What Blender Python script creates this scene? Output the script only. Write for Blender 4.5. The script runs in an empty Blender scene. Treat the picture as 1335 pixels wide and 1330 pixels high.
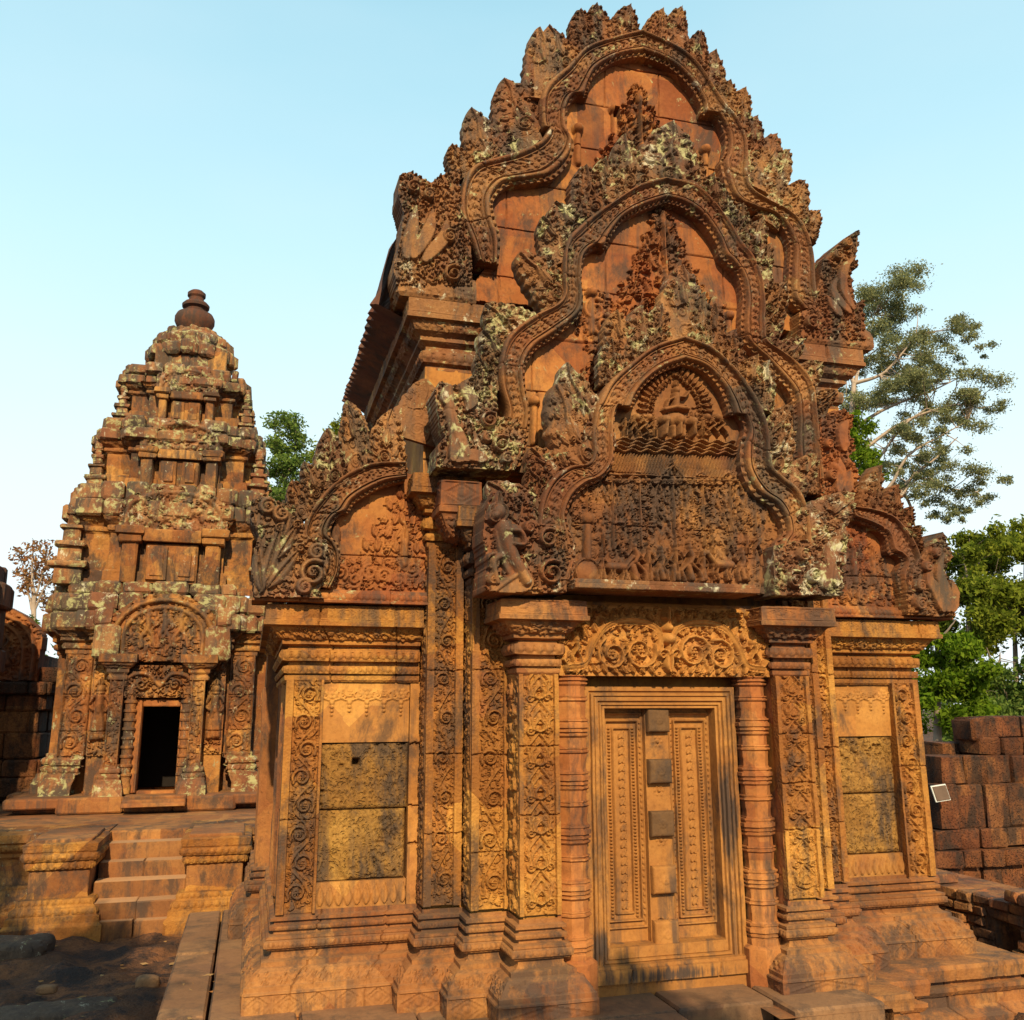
import bpy, math, random
import numpy as np
from mathutils import Matrix, Vector
R=math.radians
rng=np.random.default_rng(7); random.seed(7)
sc=bpy.context.scene; col=sc.collection
# ------------------------------------------------------------------ camera, sky, sun, exposure
F_PX,CX,CY=1190.2,667.5,665.0
CAM=np.array([-2.7188,-6.4322,1.4996]); YAW,PIT,ROL=R(15.633),R(12.330),R(-.158)
_F=np.array([math.sin(YAW)*math.cos(PIT),math.cos(YAW)*math.cos(PIT),math.sin(PIT)])
_R=np.array([math.cos(YAW),-math.sin(YAW),0]); _U=np.cross(_R,_F)
_R2=_R*math.cos(ROL)+_U*math.sin(ROL); _U2=-_R*math.sin(ROL)+_U*math.cos(ROL)
cd=bpy.data.cameras.new('camera'); cd.sensor_width=36; cd.lens=F_PX/1335*36; cd.clip_end=3000; cd.clip_start=.05
co=bpy.data.objects.new('camera',cd); col.objects.link(co); sc.camera=co
co.matrix_world=Matrix(((_R2[0],_U2[0],-_F[0],CAM[0]),(_R2[1],_U2[1],-_F[1],CAM[1]),(_R2[2],_U2[2],-_F[2],CAM[2]),(0,0,0,1)))
SUN_EL,SUN_AZ=R(31),R(6)            # azimuth measured from the facade normal towards the left
sdir=np.array([-math.sin(SUN_AZ)*math.cos(SUN_EL),-math.cos(SUN_AZ)*math.cos(SUN_EL),math.sin(SUN_EL)])
w=bpy.data.worlds.new('World'); sc.world=w; w.use_nodes=True
nt=w.node_tree; bg=nt.nodes['Background']; sky=nt.nodes.new('ShaderNodeTexSky'); sky.sky_type='NISHITA'
sky.sun_disc=False; sky.sun_elevation=SUN_EL; sky.sun_rotation=math.atan2(sdir[0],sdir[1])
sky.air_density=1.6; sky.dust_density=3.0; sky.ozone_density=1.5
# thin bright haze veils the sky, thickest towards the horizon
hz=nt.nodes.new('ShaderNodeMix'); hz.data_type='RGBA'; tc=nt.nodes.new('ShaderNodeTexCoord'); sx=nt.nodes.new('ShaderNodeSeparateXYZ'); nt.links.new(tc.outputs['Generated'],sx.inputs[0])
def wramp(*st):
    o=nt.nodes.new('ShaderNodeValToRGB'); r=o.color_ramp
    while len(r.elements)<len(st): r.elements.new(.5)
    for e,(q,c) in zip(r.elements,st): e.position=q; e.color=(*c,1)
    nt.links.new(sx.outputs[2],o.inputs[0]); return o.outputs[0]
cn=nt.nodes.new('ShaderNodeTexNoise'); cn.inputs['Scale'].default_value=1.6; cn.inputs['Detail'].default_value=7; cm=nt.nodes.new('ShaderNodeMapping'); cm.inputs['Scale'].default_value=(1,1,3.2); nt.links.new(tc.outputs['Generated'],cm.inputs[0]); nt.links.new(cm.outputs[0],cn.inputs[0])
hc_=wramp((0,(.90,.97,.99)),(.22,(.78,.95,1.0)),(.45,(.58,.87,.96)),(.72,(.34,.66,.80)),(1,(.22,.44,.60)))
cl=nt.nodes.new('ShaderNodeMix'); cl.data_type='RGBA'; cr=nt.nodes.new('ShaderNodeValToRGB'); cr.color_ramp.elements[0].position=.45; cr.color_ramp.elements[1].position=.80; cr.color_ramp.elements[1].color=(.22,.22,.22,1)
nt.links.new(cn.outputs['Fac'],cr.inputs[0]); nt.links.new(cr.outputs[0],cl.inputs[0]); nt.links.new(hc_,cl.inputs[6]); cl.inputs[7].default_value=(.84,.93,.96,1)
sc10=nt.nodes.new('ShaderNodeVectorMath'); sc10.operation='SCALE'; sc10.inputs['Scale'].default_value=8.6; nt.links.new(cl.outputs[2],sc10.inputs[0]); nt.links.new(sc10.outputs[0],hz.inputs[7])
nt.links.new(wramp((0,(.97,)*3),(.65,(.85,)*3),(1,(.35,)*3)),hz.inputs[0])
nt.links.new(sky.outputs[0],hz.inputs[6]); nt.links.new(hz.outputs[2],bg.inputs[0]); bg.inputs[1].default_value=.108
sl=bpy.data.lights.new('sun','SUN'); sl.energy=5.0; sl.angle=R(.6); sl.color=(1,.80,.48)
so=bpy.data.objects.new('sun',sl); col.objects.link(so); so.location=(-8,-20,14)
so.rotation_euler=Vector(sdir).to_track_quat('Z','Y').to_euler()
sc.view_settings.view_transform='Standard'; sc.view_settings.look='None'; sc.view_settings.gamma=1
sc.view_settings.exposure=0.36
# ------------------------------------------------------------------ projection of a traced outline onto its own real plane
def ray(u,v): return _F+_R2*((u-CX)/F_PX)+_U2*((CY-v)/F_PX)
def at(u,v,Y):
    d=ray(u,v); return CAM+d*((Y-CAM[1])/d[1])
def atX(u,v,X):
    d=ray(u,v); return CAM+d*((X-CAM[0])/d[0])
def xz(u,v,Y): p=at(u,v,Y); return (p[0],p[2])
# ------------------------------------------------------------------ materials
def mat(name): 
    m=bpy.data.materials.new(name); m.use_nodes=True; n=m.node_tree
    return m,n,n.nodes['Principled BSDF']
class NB:
    def __init__(s,n): s.n=n
    def node(s,t,**k):
        o=s.n.nodes.new(t)
        for a,b in k.items(): setattr(o,a,b)
        return o
    def link(s,a,b): s.n.links.new(a,b)
    def noise(s,vec,scale,detail=5,rough=.6,dist=0):
        o=s.node('ShaderNodeTexNoise'); o.inputs['Scale'].default_value=scale; o.inputs['Detail'].default_value=detail
        o.inputs['Roughness'].default_value=rough; o.inputs['Distortion'].default_value=dist; s.link(vec,o.inputs['Vector']); return o.outputs['Fac']
    def ramp(s,fac,*st):
        o=s.node('ShaderNodeValToRGB'); r=o.color_ramp
        while len(r.elements)<len(st): r.elements.new(.5)
        for e,(p,c) in zip(r.elements,st):
            e.position=p; e.color=(*c,1) if hasattr(c,'__len__') else (c,c,c,1)
        s.link(fac,o.inputs[0]); return o.outputs[0]
    def mix(s,fac,a,b,mode='MIX'):
        o=s.node('ShaderNodeMix',data_type='RGBA',blend_type=mode)
        for k,x in ((0,fac),(6,a),(7,b)):
            if hasattr(x,'node'): s.link(x,o.inputs[k])
            elif hasattr(x,'__len__'): o.inputs[k].default_value=(*x,1)
            else: o.inputs[k].default_value=x
        return o.outputs[2]
    def math(s,op,a,b=0):
        o=s.node('ShaderNodeMath',operation=op)
        for k,x in ((0,a),(1,b)):
            if hasattr(x,'node'): s.link(x,o.inputs[k])
            else: o.inputs[k].default_value=x
        return o.outputs[0]
    def scaled(s,vec,v):
        o=s.node('ShaderNodeVectorMath',operation='MULTIPLY'); s.link(vec,o.inputs[0]); o.inputs[1].default_value=v; return o.outputs[0]
    def bump(s,h,strength,dist,prev=None):
        o=s.node('ShaderNodeBump'); o.inputs['Strength'].default_value=strength; o.inputs['Distance'].default_value=dist
        s.link(h,o.inputs['Height'])
        if prev is not None: s.link(prev,o.inputs['Normal'])
        return o.outputs[0]
def stone(name,cols,dark=.5,darkc=(.045,.032,.026),lichen=0,lichc=(.34,.34,.17),white=0,pits=0,block=.25,grain=.5,blk=2.1,streak=1,carve=0,dust=0,stains=()):
    m,n,bs=mat(name); b=NB(n); pos=b.node('ShaderNodeNewGeometry').outputs['Position']
    c=b.ramp(b.noise(pos,1.7,7,.62),(.30,cols[0]),(.47,cols[1]),(.58,cols[2]),(.72,cols[3]))
    vo=b.node('ShaderNodeTexVoronoi',distance='CHEBYCHEV'); vo.inputs['Scale'].default_value=blk; b.link(pos,vo.inputs['Vector'])
    sep=b.node('ShaderNodeSeparateColor'); b.link(vo.outputs['Color'],sep.inputs[0])
    c=b.mix(block,c,b.ramp(sep.outputs[0],(.0,(.48,.42,.44)),(.22,(.80,.68,.78)),(.42,(1.0,.92,.98)),(.62,(1,1.03,1)),(.8,(1.12,1.22,1.2)),(1,(1.38,1.55,1.6))),'MULTIPLY')
    fine=b.noise(pos,34,6,.7)
    c=b.mix(.55,c,b.ramp(fine,(.28,(.55,.5,.48)),(.5,(1,1,1)),(.75,(1.22,1.2,1.1))),'MULTIPLY')
    if dark>0:
        d1=b.noise(b.scaled(pos,(1,1,.45*streak+(1-streak))),3.1,12,.76,.3)
        k=.60-.17*dark
        c=b.mix(b.math('MULTIPLY',b.ramp(d1,(k-.03,0),(k+.08,1)),min(.92,.6+.4*dark)),c,darkc)
        if streak>0:
            s1=b.noise(b.scaled(pos,(8,8,.55)),1.0,6,.65,.2); s2=b.noise(pos,1.1,4,.6)
            c=b.mix(b.math('MULTIPLY',b.math('MULTIPLY',b.ramp(s1,(.50,0),(.62,1)),b.ramp(s2,(.44,0),(.60,1))),.75),c,tuple(x*1.2 for x in darkc))
        for (sx_,sy_,sz_,rx_,ry_,rz_) in stains:     # stains seen in one place on this stone
            dv=b.node('ShaderNodeVectorMath',operation='SUBTRACT'); b.link(pos,dv.inputs[0]); dv.inputs[1].default_value=(sx_,sy_,sz_)
            ln=b.node('ShaderNodeVectorMath',operation='LENGTH'); b.link(b.scaled(dv.outputs[0],(1/rx_,1/ry_,1/rz_)),ln.inputs[0])
            sn_=b.noise(b.scaled(pos,(26,5,3.0)),1.0,6,.7); f_=b.math('ADD',b.math('MULTIPLY',ln.outputs['Value'],-1.0),b.math('ADD',1.0,b.math('MULTIPLY',b.math('SUBTRACT',sn_,.5),2.6)))
            c=b.mix(b.math('MULTIPLY',b.ramp(f_,(.25,0),(.75,1)),.88),c,(.035,.028,.026))
    if lichen>0:
        l1=b.noise(pos,9,11,.74,.4); k=.615-.15*lichen
        c=b.mix(b.math('MULTIPLY',b.ramp(l1,(k,0),(k+.07,1)),.85),c,lichc)
    if white>0:
        l2=b.noise(b.scaled(pos,(1.3,1.1,.9)),5.5,11,.76,.3); k=.63-.12*white
        c=b.mix(b.math('MULTIPLY',b.ramp(l2,(k,0),(k+.06,1)),.8),c,(.50,.46,.33))
    if dust>0:
        sn=b.node('ShaderNodeSeparateXYZ'); b.link(b.node('ShaderNodeNewGeometry').outputs['Normal'],sn.inputs[0])
        c=b.mix(b.math('MULTIPLY',b.ramp(sn.outputs[2],(.75,0),(.97,1)),dust),c,(.44,.24,.12))
    n1=b.bump(fine,grain,.006); n1=b.bump(b.noise(pos,11,6,.65),.4,.007,n1)
    if carve>0:
        vc=b.node('ShaderNodeTexVoronoi',feature='F1'); vc.inputs['Scale'].default_value=30
        nn_=b.node('ShaderNodeTexNoise'); nn_.inputs['Scale'].default_value=14; b.link(pos,nn_.inputs['Vector'])
        b.link(b.mix(.04,pos,nn_.outputs['Color']),vc.inputs['Vector']); wv=b.math('SINE',b.math('MULTIPLY',vc.outputs['Distance'],11.0))
        n1=b.bump(wv,carve*.55,.008,n1)
    if pits>0:
        vp=b.node('ShaderNodeTexVoronoi'); vp.inputs['Scale'].default_value=42; 
        b.link(b.mix(.12,pos,b.node('ShaderNodeTexNoise').outputs['Color']),vp.inputs['Vector'])
        pr=b.ramp(vp.outputs['Distance'],(.12,0),(.42,1)); n1=b.bump(pr,pits,.012,n1)
        c=b.mix(.5*pits,c,b.ramp(b.noise(pos,55,4),(.38,(.45,.38,.3)),(.55,(1,1,1)),(.7,(1.3,1.3,1.2))),'MULTIPLY')
    b.link(c,bs.inputs['Base Color']); b.link(n1,bs.inputs['Normal'])
    bs.inputs['Roughness'].default_value=.88; bs.inputs['Specular IOR Level'].default_value=.25
    return m
def flat(name,c,rough=.8,var=.3,scale=8,metal=0):
    m,n,bs=mat(name); b=NB(n); pos=b.node('ShaderNodeNewGeometry').outputs['Position']
    f=b.noise(pos,scale,6); b.link(b.mix(var,c,b.ramp(f,(.3,tuple(x*.4 for x in c)),(.7,tuple(min(1,x*1.5) for x in c)))),bs.inputs['Base Color'])
    b.link(b.bump(f,.4,.01),bs.inputs['Normal']); bs.inputs['Roughness'].default_value=rough; bs.inputs['Specular IOR Level'].default_value=.2; return m
def leafmat(name,c1,c2,c3,trans=.45):
    m,n,bs=mat(name); b=NB(n); g=b.node('ShaderNodeNewGeometry')
    c=b.ramp(g.outputs['Random Per Island'],(.0,c1),(.5,c2),(1,c3))
    big=b.noise(g.outputs['Position'],.7,3); c=b.mix(.6,c,b.ramp(big,(.35,(.6,.65,.6)),(.62,(1.2,1.15,1))),'MULTIPLY')
    d=b.node('ShaderNodeBsdfDiffuse'); t=b.node('ShaderNodeBsdfTranslucent'); mx=b.node('ShaderNodeMixShader'); mx.inputs[0].default_value=trans
    b.link(c,d.inputs[0]); b.link(c,t.inputs[0]); b.link(d.outputs[0],mx.inputs[1]); b.link(t.outputs[0],mx.inputs[2])
    b.link(mx.outputs[0],n.nodes['Material Output'].inputs[0]); return m
OR=[(.205,.078,.020),(.29,.117,.024),(.365,.162,.034),(.24,.090,.032)]
RD=[(.16,.050,.020),(.23,.075,.024),(.28,.10,.030),(.19,.058,.028)]
WE=[(.125,.052,.024),(.185,.077,.029),(.24,.108,.040),(.15,.064,.036)]
M={
 'wall':stone('sandstone_orange',OR,dark=.22,block=.35),
 'smooth':stone('sandstone_smooth',[(.285,.118,.030),(.36,.155,.036),(.415,.192,.048),(.31,.126,.040)],dark=.30,block=.45,grain=.5),
 'carved':stone('sandstone_carved',OR,dark=.44,block=.75,carve=.4),
 'red':stone('sandstone_red',RD,dark=.35,block=.6),
 'weath':stone('sandstone_weathered',WE,dark=.48,darkc=(.06,.045,.036),lichen=.25,white=.28,block=.7,carve=.3),
 'band':stone('sandstone_band',[(.125,.050,.024),(.185,.072,.027),(.24,.103,.036),(.15,.060,.033)],dark=.50,darkc=(.05,.040,.031),lichen=.18,white=.26,block=.75,carve=.2),
 'leafst':stone('sandstone_lichen',[(.10,.048,.026),(.155,.070,.032),(.215,.10,.042),(.13,.060,.036)],dark=.50,darkc=(.06,.048,.036),lichen=.60,lichc=(.38,.36,.18),white=.60,block=.6,blk=1.6,carve=.15),
 'dull':stone('sandstone_base',[(.165,.062,.022),(.235,.089,.027),(.29,.12,.036),(.19,.070,.032)],dark=.50,block=.6,dust=.12,carve=.2),
 'tymp':stone('sandstone_tympanum',[(.19,.058,.020),(.265,.088,.025),(.32,.125,.034),(.225,.07,.028)],dark=.46,block=.85,blk=1.7,grain=.8,lichen=.05),
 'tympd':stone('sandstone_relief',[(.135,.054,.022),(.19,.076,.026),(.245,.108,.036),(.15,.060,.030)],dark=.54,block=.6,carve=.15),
 'door':stone('sandstone_door',[(.235,.093,.025),(.295,.122,.030),(.345,.152,.038),(.26,.10,.036)],dark=.26,block=.12,streak=1,stains=((.47,-.45,.78,.13,1,.5),(-.50,-.45,.0,.10,1,.22),(.0,-.45,-.17,.55,1,.07))),
 'greyblock':stone('sandstone_brown',[(.085,.044,.020),(.12,.06,.025),(.15,.078,.032),(.10,.052,.025)],dark=.3,block=.2),
 'later':stone('laterite_yellow',[(.15,.070,.018),(.235,.115,.025),(.32,.165,.038),(.185,.083,.024)],dark=.56,pits=.9,block=.25,grain=1),
 'laterd':stone('laterite_red',[(.09,.032,.013),(.145,.050,.017),(.20,.075,.024),(.115,.040,.017)],dark=.62,darkc=(.024,.016,.012),pits=1,block=.75,grain=1,blk=1.7),
 'brick':stone('old_brick',[(.18,.060,.024),(.25,.09,.030),(.31,.125,.04),(.20,.066,.028)],dark=.55,block=.8,blk=6,grain=1,pits=.4),
 'pave':stone('paving_stone',[(.13,.064,.033),(.18,.088,.042),(.23,.115,.053),(.155,.076,.045)],dark=.5,block=.4,blk=1.2,streak=0,dust=.15),
 'steps':stone('stair_stone',[(.15,.060,.022),(.20,.080,.027),(.25,.105,.034),(.18,.07,.03)],dark=.45,block=.4,dust=.8),
 'tower':stone('tower_stone',[(.185,.070,.023),(.265,.105,.028),(.33,.148,.04),(.21,.080,.032)],dark=.60,lichen=.16,lichc=(.30,.30,.17),white=.16,block=.8,blk=2.9,carve=.4),
 'pink':stone('sandstone_pink',[(.25,.083,.026),(.32,.112,.030),(.37,.142,.040),(.27,.09,.034)],dark=.38,block=.5,blk=3),
 'lintel':stone('sandstone_lintel',[(.31,.13,.032),(.385,.17,.038),(.44,.21,.052),(.33,.138,.042)],dark=.20,block=.3,grain=.5),
 'towerc':stone('tower_cornice',[(.15,.062,.029),(.21,.088,.035),(.26,.116,.046),(.17,.070,.037)],dark=.64,darkc=(.05,.042,.033),lichen=.62,lichc=(.34,.32,.15),white=.36,block=.75,blk=2.9,carve=.3),
 'dark':flat('interior_painted_shade',(.012,.008,.006)),  # near-black colour stands in for the shade inside the tower doorway
 'roof':stone('roof_stone',[(.085,.034,.02),(.13,.047,.024),(.17,.065,.03),(.11,.043,.028)],dark=.6,block=.4),
 'ground':stone('ground_earth',[(.06,.030,.017),(.10,.045,.022),(.20,.08,.032),(.075,.036,.022)],dark=.62,darkc=(.018,.016,.017),pits=.5,block=.0,grain=1,streak=0),
 'rock':stone('dark_rock',[(.05,.034,.026),(.075,.05,.036),(.11,.073,.048),(.065,.045,.034)],dark=.5,lichen=.25,white=.30,block=.1,grain=1),
 'bark':flat('bark',(.21,.16,.12),var=.5,scale=3),'barkp':flat('bark_pale',(.34,.26,.20),var=.4,scale=3),
 'sign':flat('sign_white',(.55,.55,.52),var=.15),'signp':flat('sign_face',(.11,.07,.05),var=.3),
 'lf_far':leafmat('leaves_far',(.09,.15,.035),(.14,.21,.045),(.22,.28,.07)),
 'lf_yel':leafmat('leaves_yellow_green',(.10,.135,.016),(.165,.20,.022),(.25,.27,.04)),
 'lf_dk':leafmat('leaves_grey_green',(.16,.18,.095),(.23,.245,.12),(.32,.31,.15),.45),
 'lf_br':leafmat('leaves_bright',(.07,.13,.010),(.12,.19,.014),(.18,.25,.024)),
 'lf_red':leafmat('leaves_russet',(.22,.09,.04),(.30,.14,.06),(.34,.2,.08)),
 'lf_litter':leafmat('leaves_dry',(.26,.11,.04),(.32,.17,.07),(.36,.22,.11),.1),
}
# ------------------------------------------------------------------ mesh helpers
def link(name,me,m,parent=None):
    o=bpy.data.objects.new(name,me); col.objects.link(o)
    if m is not None and len(me.materials)==0: me.materials.append(M[m])
    if parent is not None:
        o.parent=parent
        if parent.type=='EMPTY': o.location=-parent.location
    return o
def mk(name,V,Q,sharp=50):
    V=np.ascontiguousarray(V,np.float32).reshape(-1,3); Q=np.ascontiguousarray(Q,np.int32).reshape(-1,4)
    me=bpy.data.meshes.new(name); me.vertices.add(len(V)); me.vertices.foreach_set('co',V.ravel())
    cnt=np.where(Q[:,3]<0,3,4).astype(np.int32); lp=Q.ravel(); lp=np.ascontiguousarray(lp[lp>=0])
    me.loops.add(len(lp)); me.loops.foreach_set('vertex_index',lp)
    me.polygons.add(len(Q)); me.polygons.foreach_set('loop_start',np.concatenate([[0],np.cumsum(cnt)[:-1]]).astype(np.int32))
    me.polygons.foreach_set('loop_total',cnt)
    me.update(calc_edges=True); me.shade_smooth()
    if sharp: me.set_sharp_from_angle(angle=R(sharp))
    return me
def gridq(ny,nx,off=0):
    i=(np.arange(ny-1)[:,None]*nx+np.arange(nx-1)[None,:]+off)
    return np.stack([i,i+1,i+nx+1,i+nx],-1).reshape(-1,4)
class MB:
    def __init__(s): s.V=[];s.Q=[];s.n=0
    def add(s,V,Q): 
        V=np.asarray(V,float).reshape(-1,3); s.V.append(V); q_=np.asarray(Q,int).reshape(-1,4); s.Q.append(np.where(q_<0,-1,q_+s.n)); s.n+=len(V)
    def grid(s,P): s.add(P.reshape(-1,3),gridq(P.shape[0],P.shape[1]))
    def box(s,c,d,ch=.012,jit=0,rot=0,rx=0):
        """chamfered box: centre c, full size d"""
        h=np.array(d)/2; ch=min(ch,*(h*.45)); V=[];idx={}
        for sx in(-1,1):
            for sy in(-1,1):
                for sz in(-1,1):
                    for ax in range(3):
                        p=np.array([sx,sy,sz])*h; k=np.array([sx,sy,sz],float)*ch; k[ax]=0; idx[sx,sy,sz,ax]=len(V); V.append(p-k)
        V=np.array(V,float)
        if jit: V+=rng.normal(0,jit,V.shape)
        if rx: c1,s1=math.cos(rx),math.sin(rx); V=V@np.array([[1,0,0],[0,c1,s1],[0,-s1,c1]])
        if rot: c1,s1=math.cos(rot),math.sin(rot); V=V@np.array([[c1,s1,0],[-s1,c1,0],[0,0,1]])
        V=V+np.array(c); Q=[]
        def q(*k): 
            a=[idx[x] for x in k]; ctr=V[a].mean(0)-np.array(c); nn=np.cross(V[a[1]]-V[a[0]],V[a[2]]-V[a[1]])
            Q.append(a if nn@ctr>=0 else a[::-1])
        for ax in range(3):
            o=[i for i in range(3) if i!=ax]
            for sg in(-1,1):
                def t(p,r):
                    k=[0,0,0]; k[ax]=sg;k[o[0]]=p;k[o[1]]=r; return (*k,ax)
                q(t(-1,-1),t(1,-1),t(1,1),t(-1,1))
            for p in(-1,1):
                for r in(-1,1):
                    def e(sg,a):
                        k=[0,0,0];k[ax]=sg;k[o[0]]=p;k[o[1]]=r; return (*k,a)
                    q(e(-1,o[0]),e(1,o[0]),e(1,o[1]),e(-1,o[1]))
        for sx in(-1,1):
            for sy in(-1,1):
                for sz in(-1,1):
                    q((sx,sy,sz,0),(sx,sy,sz,1),(sx,sy,sz,2)); Q[-1]=list(Q[-1])+[-1]
        s.add(V,Q)
    def tube(s,pts,rad,n=7,caps=False):
        pts=np.asarray(pts,float); rad=np.broadcast_to(rad,(len(pts),)); T=np.gradient(pts,axis=0); T/=np.linalg.norm(T,axis=1)[:,None]+1e-9
        ref=np.array([0,0,1.]) if abs(T[:,2]).mean()<.9 else np.array([1.,0,0])
        A=np.cross(T,ref); A/=np.linalg.norm(A,axis=1)[:,None]+1e-9; B=np.cross(T,A)
        th=np.linspace(0,2*np.pi,n+1)
        P=pts[:,None]+rad[:,None,None]*(A[:,None]*np.cos(th)[None,:,None]+B[:,None]*np.sin(th)[None,:,None]); s.grid(P)
    def lathe(s,c,prof,n=24,jit=0):
        th=np.linspace(0,2*np.pi,n+1); pr=np.array(prof,float)
        P=np.stack([c[0]+pr[:,0,None]*np.cos(th),c[1]+pr[:,0,None]*np.sin(th),c[2]+np.repeat(pr[:,1,None],n+1,1)],-1)
        s.grid(P)
    def build(s,name,m,parent=None,sharp=36): return link(name,mk(name,np.concatenate(s.V),np.concatenate(s.Q),sharp),m,parent)
# smooth value noise on an array
def vnoise(A,B,f,seed=0):
    g=np.random.default_rng(seed).random((64,64)); x=A*f; y=B*f; i=np.floor(x).astype(int); j=np.floor(y).astype(int); u=x-i; v=y-j
    u=u*u*(3-2*u); v=v*v*(3-2*v); w=lambda a,b:g[b%64,a%64]
    return (w(i,j)*(1-u)+w(i+1,j)*u)*(1-v)+(w(i,j+1)*(1-u)+w(i+1,j+1)*u)*v-.5
def fbm(A,B,f,seed=0,o=3): return sum(vnoise(A,B,f*2**k,seed+k)/2**k for k in range(o))
# ------------------------------------------------------------------ relief canvas
class Cv:
    def __init__(s,a0,b0,a1,b1,res=.006):
        s.nx=max(3,int(round((a1-a0)/res))+1); s.ny=max(3,int(round((b1-b0)/res))+1)
        s.a=np.linspace(a0,a1,s.nx); s.b=np.linspace(b0,b1,s.ny); s.H=np.zeros((s.ny,s.nx)); s.ext=(a0,b0,a1,b1)
    def win(s,a0,b0,a1,b1):
        i0,i1=np.searchsorted(s.a,(a0,a1)); j0,j1=np.searchsorted(s.b,(b0,b1))
        if i1<=i0 or j1<=j0: return None
        return (slice(j0,j1),slice(i0,i1)),s.a[None,i0:i1],s.b[j0:j1,None]
    def put(s,w,h): s.H[w[0]]=np.maximum(s.H[w[0]],h)
    def dome(s,a,b,r,h,ry=None,base=0):
        ry=ry or r; w=s.win(a-r,b-ry,a+r,b+ry)
        if w is None: return
        d=((w[1]-a)/r)**2+((w[2]-b)/ry)**2; s.put(w,np.where(d<1,base+h*np.sqrt(np.clip(1-d,0,1)),0))
    def ring(s,a,b,r,wd,h):
        w=s.win(a-r-wd,b-r-wd,a+r+wd,b+r+wd)
        if w is None: return
        d=np.abs(np.hypot(w[1]-a,w[2]-b)-r)/wd; s.put(w,np.where(d<1,h*np.sqrt(np.clip(1-d*d,0,1)),0))
    def stroke(s,p,wd,h,taper=None):
        p=np.asarray(p,float); m=wd*1.05; w=s.win(p[:,0].min()-m,p[:,1].min()-m,p[:,0].max()+m,p[:,1].max()+m)
        if w is None: return
        n=len(p)-1; out=np.zeros((w[2].shape[0],w[1].shape[1]))
        for k in range(n):
            (x0,y0),(x1,y1)=p[k],p[k+1]; dx,dy=x1-x0,y1-y0; L=dx*dx+dy*dy+1e-12
            t=np.clip(((w[1]-x0)*dx+(w[2]-y0)*dy)/L,0,1); ww=wd if taper is None else wd*(1+(taper-1)*(k+t)/n)
            d=np.hypot(w[1]-x0-t*dx,w[2]-y0-t*dy)/ww; out=np.maximum(out,h*np.sqrt(np.clip(1-d*d,0,1)))
        s.put(w,out)
    def spiral(s,a,b,r,turns,sg,ang,wd,h):
        t=np.linspace(0,1,int(10*turns)+4); th=ang+sg*t*turns*2*np.pi; rr=r*(1-.82*t); s.stroke(np.stack([a+rr*np.cos(th),b+rr*np.sin(th)],1),wd,h,.7)
    def leaf(s,a,b,ang,L,W,h,rib=.35):
        m=max(L,W); w=s.win(a-m,b-m,a+m,b+m)
        if w is None: return
        c,d=math.cos(ang),math.sin(ang); u=((w[1]-a)*c+(w[2]-b)*d)/L; v=(-(w[1]-a)*d+(w[2]-b)*c)
        uu=np.clip(u,0,1); hw=.5*W*np.sin(np.pi*uu**.75)+1e-6; q=np.abs(v)/hw
        z=h*np.sqrt(np.clip(1-q*q,0,1))*(1-rib*np.exp(-(q/.22)**2)); s.put(w,np.where((u>0)&(u<1)&(q<1),z,0))
    def rosette(s,a,b,r,h,n=6):
        for k in range(n):
            t=2*np.pi*k/n; s.dome(a+.62*r*math.cos(t),b+.62*r*math.sin(t),.36*r,h*.8)
        s.dome(a,b,.36*r,h)
    def fol(s,a0,b0,a1,b1,sz,h,inside=None,dens=1):
        for a in np.arange(a0+sz*.4,a1,sz*.82/dens):
            for b in np.arange(b0+sz*.4,b1,sz*.82/dens):
                x=a+rng.uniform(-.3,.3)*sz; y=b+rng.uniform(-.3,.3)*sz
                if inside is not None and not inside(x,y): continue
                k=rng.random(); hh=h*rng.uniform(.6,1.1)
                if k<.55: s.leaf(x,y,rng.uniform(0,6.28),sz*1.15,sz*.55,hh)
                elif k<.8: s.spiral(x,y,sz*.42,1.2,1 if rng.random()<.5 else -1,rng.uniform(0,6.28),sz*.11,hh)
                else: s.rosette(x,y,sz*.4,hh,5)
    def rinceau(s,a,b0,b1,wd,h,n=None,flip=1):
        L=b1-b0; n=n or max(2,int(round(L/(wd*1.02)))); st=L/n; r=wd*.36; s.fol(a-wd*.46,b0,a+wd*.46,b1,wd*.2,h*.55)
        pts=[]
        for k in range(n):
            sg=flip*(1 if k%2 else -1); cy=b0+(k+.5)*st; cx=a+sg*wd*.08
            s.spiral(cx,cy,r,1.55,sg,-sg*.6+(np.pi if sg<0 else 0),wd*.062,h)
            s.rosette(cx,cy,wd*.14,h*1.15,6)
            for q in range(4):
                t=rng.uniform(0,6.28); s.leaf(cx+r*1.12*math.cos(t),cy+r*1.12*math.sin(t),t+rng.uniform(.6,1.4)*sg,wd*.27,wd*.13,h*.75)
            for q in (-1,1):
                s.leaf(a-sg*wd*.10,cy+q*st*.36,(np.pi if sg>0 else 0)+q*sg*.7,wd*.34,wd*.17,h*.8)
                s.leaf(a+sg*wd*.12,cy+q*st*.46,(0 if sg>0 else np.pi)+q*sg*.5,wd*.30,wd*.15,h*.7)
                s.spiral(a-sg*wd*.34,cy+q*st*.30,wd*.09,1.1,q,0,wd*.03,h*.7)
            pts+= [(a-sg*wd*.28,cy-st*.5+st*.25),(a-sg*wd*.34,cy),(a-sg*wd*.2,cy+st*.3)]
        s.stroke(pts,wd*.045,h*.8)
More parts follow.
